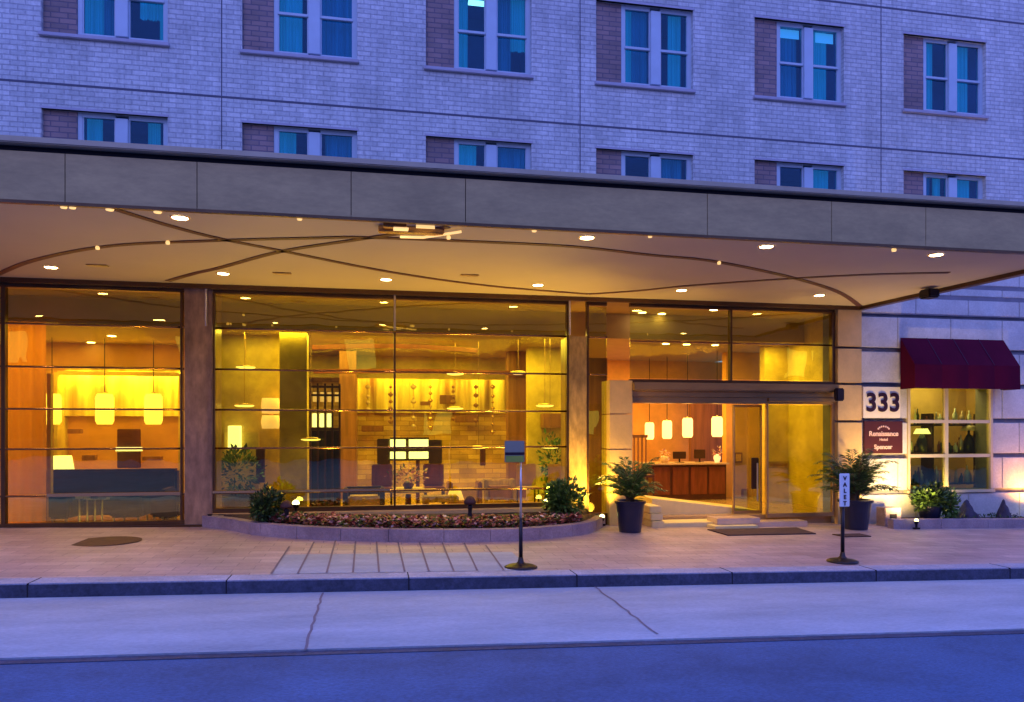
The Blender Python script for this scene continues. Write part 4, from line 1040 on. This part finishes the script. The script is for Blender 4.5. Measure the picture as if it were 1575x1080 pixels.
for dx in (-.32, .47):
    for y in (14.78, 15.02): MB().box(x + dx - .015, x + dx + .015, y - .015, y + .015, LZ, zt2 - .04).build('leg', 'dark_wood', tb)
t = thing('table_lamp', 'white shaded table lamp behind the dark lounge sofa', 'lamp', (x, 14.9, zt2))
MB().lathe((x, 14.9, zt2), [(.05, 0), (.06, .02), (.015, .04), (.015, .1)], 12).build('base', 'black_metal', t)
MB().lathe((x, 14.9, zt2 + .02), [(.19, 0), (.15, .25)], 22).build('lamp_shade', 'lampshade_lit', t, smooth=True)
picture('wall_picture', 'tall dark picture with a white bar on the lounge wall', 181, 217, 660, 720, 16.28, 'mahogany_dark', 'mahogany_dark')
MB().box(X(178, 16.2), X(219, 16.2), 16.19, 16.21, Z(190, 694, 16.2), Z(190, 688, 16.2)).build('light_bar', 'lampshade_lit', bpy.data.objects['wall_picture.004'])
for k, (a, c, e, g2, lb) in enumerate(((72, 88, 660, 666, 'small brown shelf left of the middle lounge pendant'), (108, 128, 660, 667, 'brown shelf between the first two lounge pendants'), (130, 150, 700, 708, 'low brown shelf above the sofa back'), (222, 251, 702, 708, 'long low brown shelf right of the tall dark picture'))):
    tag(MB().box(X(a, 16.25), X(c, 16.25), 16.1, 16.25, Z(a, g2, 16.25), Z(a, e, 16.25), bev=.005).build('wall_shelf', 'wall_wood', None), lb, 'shelf')
t = thing('wall_sconce', 'pinkish lit wall lantern on the brown inner wall', 'wall lamp', (X(417, 14.5), 14.5, 1.9))
p0 = at(417, 662, Y=14.5); p1 = at(417, 612, Y=14.5); p0.z += .02
MB().box(p0.x - .04, p0.x + .04, 14.52, 14.59, p0.z + .1, p1.z - .1).build('bracket', 'brass', t)
for a, c in ((.02, .44), (.50, .98)):
    hh = p1.z - p0.z; MB().lathe((p0.x, 14.42, p0.z + hh * a), [(.15, 0), (.17, hh * (c - a) * .5), (.15, hh * (c - a))], 18).build('lamp_shade', 'sconce_lit', t, smooth=True)

# ------------------------------------------------------------------ main lobby furniture
YW = 13.9
sc = thing('lantern_screen', 'tall dark wooden screen with glowing white slots', 'screen', (X(498, YW), YW, LZ))
x0, x1 = X(476, YW), X(524, YW); zz1, zz0 = Z(500, 590, YW), LZ
b = MB(); n = 5
for k in range(n): xx = x0 + (x1 - x0 - .035) * k / (n - 1); b.box(xx, xx + .035, YW - .03, YW + .03, zz0, zz1)
for z in (zz1 - .06, Z(500, 608, YW), Z(500, 632, YW), Z(500, 660, YW)): b.box(x0, x1, YW - .02, YW + .02, z - .02, z + .02)
b.build('lattice', 'mahogany_dark', sc)
MB().box(x0 + .005, x1 - .005, YW + .06, YW + .10, zz0, Z(500, 662, YW)).build('back_panel', 'dark_wood', sc)
for k in range(4):
    xx = x0 + .045 + (x1 - x0 - .035) * k / 4; wv = (x1 - x0) / 5.4
    if k < 3: MB().box(xx, xx + wv, YW + .04, YW + .055, Z(500, 657, YW), Z(500, 636, YW), bev=.005).build('lantern', 'lantern_lit', sc)
    MB().box(xx + .01, xx + wv - .01, YW + .04, YW + .055, Z(500, 618, YW), Z(500, 603, YW)).build('lantern', 'sconce_lit', sc)
YT = 15.6
ds = thing('display_screen', 'wide dark display with bright white panels behind the central mullion', 'screen', (X(630, YT), YT, .9))
MB().box(X(580, YT), X(600, YT), YT, YT + .12, Z(600, 714, YT), Z(600, 675, YT), bev=.01).box(X(660, YT), X(680, YT), YT, YT + .12, Z(600, 714, YT), Z(600, 677, YT), bev=.01).build('housing', 'dark_wood', ds)
MB().box(X(600, YT), X(660, YT), YT + .04, YT + .10, Z(600, 709, YT), Z(600, 673, YT)).build('housing', 'dark_wood', ds)
for a, c in ((598, 624), (629, 659)):
    for e, g2 in ((676, 690), (695, 706)): MB().box(X(a, YT), X(c, YT), YT + .02, YT + .035, Z(600, g2, YT), Z(600, e, YT)).build('light_panel', 'screen_lit', ds)
MB().tube([(X(643, YT), YT + .07, LZ), (X(643, YT), YT + .07, Z(600, 709, YT))], .04).build('post', 'mahogany_dark', ds)
YF = 14.3
tb = thing('round_table', 'round lobby table under the flower arrangement', 'table', (X(628, YF), YF, LZ))
x = X(628, YF); z = Z(628, 752, YF)
MB().lathe((x, YF, z - .04), [(.52, 0), (.55, .02), (.52, .04)], 30).build('tabletop', 'stone_gold', tb, smooth=True)
MB().lathe((x, YF, LZ), [(.26, 0), (.22, .03), (.06, .08), (.05, z - .1 - LZ)], 16).build('pedestal', 'mahogany_dark', tb, smooth=True)
t = thing('flower_vase', 'flower arrangement on the round table beneath the bright display', 'vase', (x, YF, z))
MB().lathe((x, YF, z), [(.07, 0), (.11, .08), (.05, .15)], 16).build('vase', 'mahogany_dark', t, smooth=True)
b = MB(); leaf_cloud(b, (x, YF, z + .26), (.34, .2, .15), 260, .08, random.Random(4)); b.build('bouquet', ['petal_pink', 'leaf'], t)
def sofa(label, px0, px1, pyt, Y, m, m2, cat='sofa'):
    x0, x1 = X(px0, Y), X(px1, Y); zt = Z(px0, pyt, Y); t = thing('lobby_sofa', label, cat, ((x0 + x1) / 2, Y, LZ))
    MB().box(x0, x1, Y + .45, Y + .62, LZ + .08, zt, bev=.03).build('backrest', m, t)
    MB().box(x0 + .09, x1 - .09, Y, Y + .445, LZ + .08, LZ + .36, bev=.03).build('seat', m2, t)
    for xx in (x0, x1 - .085): MB().box(xx, xx + .085, Y, Y + .445, LZ + .04, LZ + .5, bev=.02).build('armrest', m, t)
sofa('dark sofa with tan cushion at the foot of the lantern screen', 527, 592, 752, 13.4, 'dark_wood', 'tan_fabric')
sofa('brown sofa beside the right end of the lobby table', 690, 742, 758, 14.6, 'wall_wood', 'tan_fabric')
sofa('olive brown armchair in front of the wooden column', 745, 795, 740, 15.2, 'pier_brown', 'wall_wood')
bch = thing('stone_bench', 'warm lit stone bench low behind the flower bed', 'bench', (X(690, 13.2), 13.2, LZ))
MB().box(X(650, 13.2), X(705, 13.2), 13.1, 13.5, .32, .42, bev=.015).build('seat', 'orange_stone', bch)
for px in (655, 698): MB().box(X(px, 13.2) - .05, X(px, 13.2) + .05, 13.15, 13.45, LZ, .32).build('leg', 'orange_stone', bch)
t = thing('floor_lamp', 'low glowing floor lamp behind the bench', 'lamp', (X(702, 14), 14, LZ)); x = X(700, 14.0)
MB().lathe((x, 14, LZ), [(.10, 0), (.02, .03), (.015, .22)], 14).build('stand', 'brass', t)
MB().lathe((x, 14, LZ + .22), [(.17, 0), (.11, .17)], 20).build('lamp_shade', 'sconce_lit', t, smooth=True)
p = at(700, 668, Y=YB); 
for px0, px1, py0, py1, lb in ((646, 662, 618, 624, 'small brown carved plaque on the left of the gold drapes'), (676, 700, 608, 622, 'dark carved branch ornament in the middle of the gold drapes')):
    tag(MB().box(X(px0, YB - .1), X(px1, YB - .1), YB - .16, YB - .12, Z(px0, py1, YB), Z(px0, py0, YB), bev=.01).build('wall_ornament', 'wall_wood', None), lb, 'ornament')

# ------------------------------------------------------------------ more of the lobby's furnishing
def hang_string(label, px, py0, py1, Y, group, seed):
    rr = random.Random(seed); p1 = at(px, py0, Y=Y); p0 = at(px, py1, Y=Y)
    t = thing('bead_string', label, 'hanging ornament', (p1.x, Y, p1.z), group)
    MB().tube([(p1.x, Y, p1.z), (p0.x, Y, p0.z)], .006, 5).build('cord', 'brass', t)
    b = MB(); z = p1.z - .05
    while z > p0.z:
        r_ = rr.uniform(.03, .07); b.lathe((p1.x, Y, z - r_), [(.004, 0), (r_, r_ * .7), (r_, r_ * 1.3), (.004, r_ * 2)], 8); z -= r_ * 2 + rr.uniform(.02, .12)
    b.build('bead', rr.choice(['wall_wood', 'marble_top', 'brass']), t, smooth=True)
names = ['first', 'second', 'third', 'fourth', 'fifth', 'sixth', 'seventh']
for k in range(7):
    hang_string(names[k] + ' beaded string from the left before the gold lobby drapes', 566 + k * 32 + (k % 3) * 3, 592, 640 + (k * 37) % 28, YB - .8, 'beaded strings before the lobby drapes', k)
def planter_bush(name, label, px, pyb, pyt, Y, w, mats, seed):
    p = at(px, pyb, Y=Y); h = Z(px, pyt, Y) - p.z; t = thing(name, label, 'plant', (p.x, Y, p.z)); rr = random.Random(seed)
    MB().lathe((p.x, Y, p.z), [(w * .3, 0), (w * .42, h * .28), (w * .40, h * .3)], 16).build('pot', 'dark_wood', t)
    b = MB(); leaf_cloud(b, (p.x, Y, p.z + h * .65), (w * .55, w * .4, h * .38), 420, .11, rr); b.build('foliage', list(mats), t)
planter_bush('indoor_plant', 'broad leafy indoor plant left of the golden column', 365, 792, 690, 14.0, .7, ('leaf', 'leaf_bright'), 2)
planter_bush('indoor_plant', 'tall indoor plant before the yellow wall right of the lobby', 852, 775, 672, 15.0, .55, ('leaf_bright', 'leaf'), 3)
planter_bush('indoor_plant', 'indoor plant behind the side light near the corner pier', 1266, 792, 715, 13.9, .45, ('leaf', 'leaf_bright'), 4)
for k, (a, c, e, g2, Y, m, lb) in enumerate(((352, 372, 655, 690, 14.48, 'lampshade_lit', 'small pale lit panel low on the brown inner wall'),
        (395, 408, 690, 742, 14.4, 'mahogany_dark', 'narrow dark wall cabinet under the pinkish lantern'), (738, 746, 690, 716, 18.5, 'mahogany_dark', 'narrow dark slot on the lobby wall right of the display'),
        (700, 735, 640, 650, 18.5, 'wall_wood', 'long brown shelf under the right half of the drapes'), (556, 590, 655, 664, 18.5, 'wall_wood', 'long brown shelf under the left half of the drapes'))):
    t = thing('wall_cabinet', lb, 'cabinet', (X(a, Y), Y, Z(a, g2, Y)))
    MB().box(X(a, Y), X(c, Y), Y - .1, Y, Z(a, g2, Y), Z(a, e, Y), bev=.01).build('carcass', m, t)
    MB().box(X(a, Y) + .02, X(c, Y) - .02, Y - .112, Y - .102, Z(a, g2, Y) + .02, Z(a, e, Y) - .02).build('panel', m, t)
def dining(label, px, Y, m, seed):
    x = X(px, Y); t = thing('dining_chair', label, 'chair', (x, Y, LZ), 'chairs round the lobby tables')
    MB().box(x - .2, x + .2, Y - .2, Y + .2, .44, .49, bev=.015).build('seat', m, t)
    MB().box(x - .2, x + .2, Y + .17, Y + .21, .49, .92, bev=.02).build('backrest', m, t)
    for dx in (-.17, .17):
        for dy in (-.17, .17): MB().box(x + dx - .015, x + dx + .015, Y + dy - .015, Y + dy + .015, LZ, .44).build('leg', 'dark_wood', t)
dining('dark dining chair left of the round lobby table', 588, 14.5, 'mahogany', 1)
dining('dark dining chair right of the round lobby table', 668, 14.5, 'mahogany', 2)
dining('tan dining chair nearest the right shrub in the lobby', 812, 14.2, 'tan_fabric', 3)
dining('tan dining chair in front of the yellow wall beside the brown pier', 862, 14.0, 'tan_fabric', 4)

for px, py, Y, lb in ((378, 567, 14.2, 'added glowing disc for a reflected glint, high before the brown gold inner wall'), (312, 563, 13.6, 'added glowing disc for a reflected glint, high beside the mauve pier'), (700, 577, 15.0, 'upper added glint disc above the bright display'),
        (797, 576, 14.2, 'upper added glint disc before the wooden column'), (376, 626, 14.0, 'lower added glint disc left of the pinkish lantern'), (736, 690, 14.6, 'low added glint disc right of the bright display'),
        (846, 690, 14.0, 'low added glint disc before the yellow wall'), (838, 626, 14.0, 'middle added glint disc before the yellow wall'), (700, 630, 15.4, 'middle added glint disc before the gold drapes'), (478, 678, 13.6, 'low added glint disc at the left edge of the lantern screen')):
    p = at(px, py, Y=Y); t = thing('glint_disc', lb, 'pendant lamp', (p.x, Y, p.z), 'added discs for glints reflected in the lobby glass')  # added discs stand in for downlights reflected in the glass
    MB().lathe((p.x, Y, p.z), [(.10, 0), (.16, .012), (.17, .03)], 22).build('glint_face', 'glint_disc_glow', t, smooth=True)
    MB().lathe((p.x, Y, p.z + .031), [(.175, 0), (.12, .03), (.02, .04)], 22).build('cap', 'brass', t, smooth=True)
    MB().tube([(p.x, Y, p.z + .07), (p.x, Y, 3.34)], .004, 5).build('cord', 'brass', t)
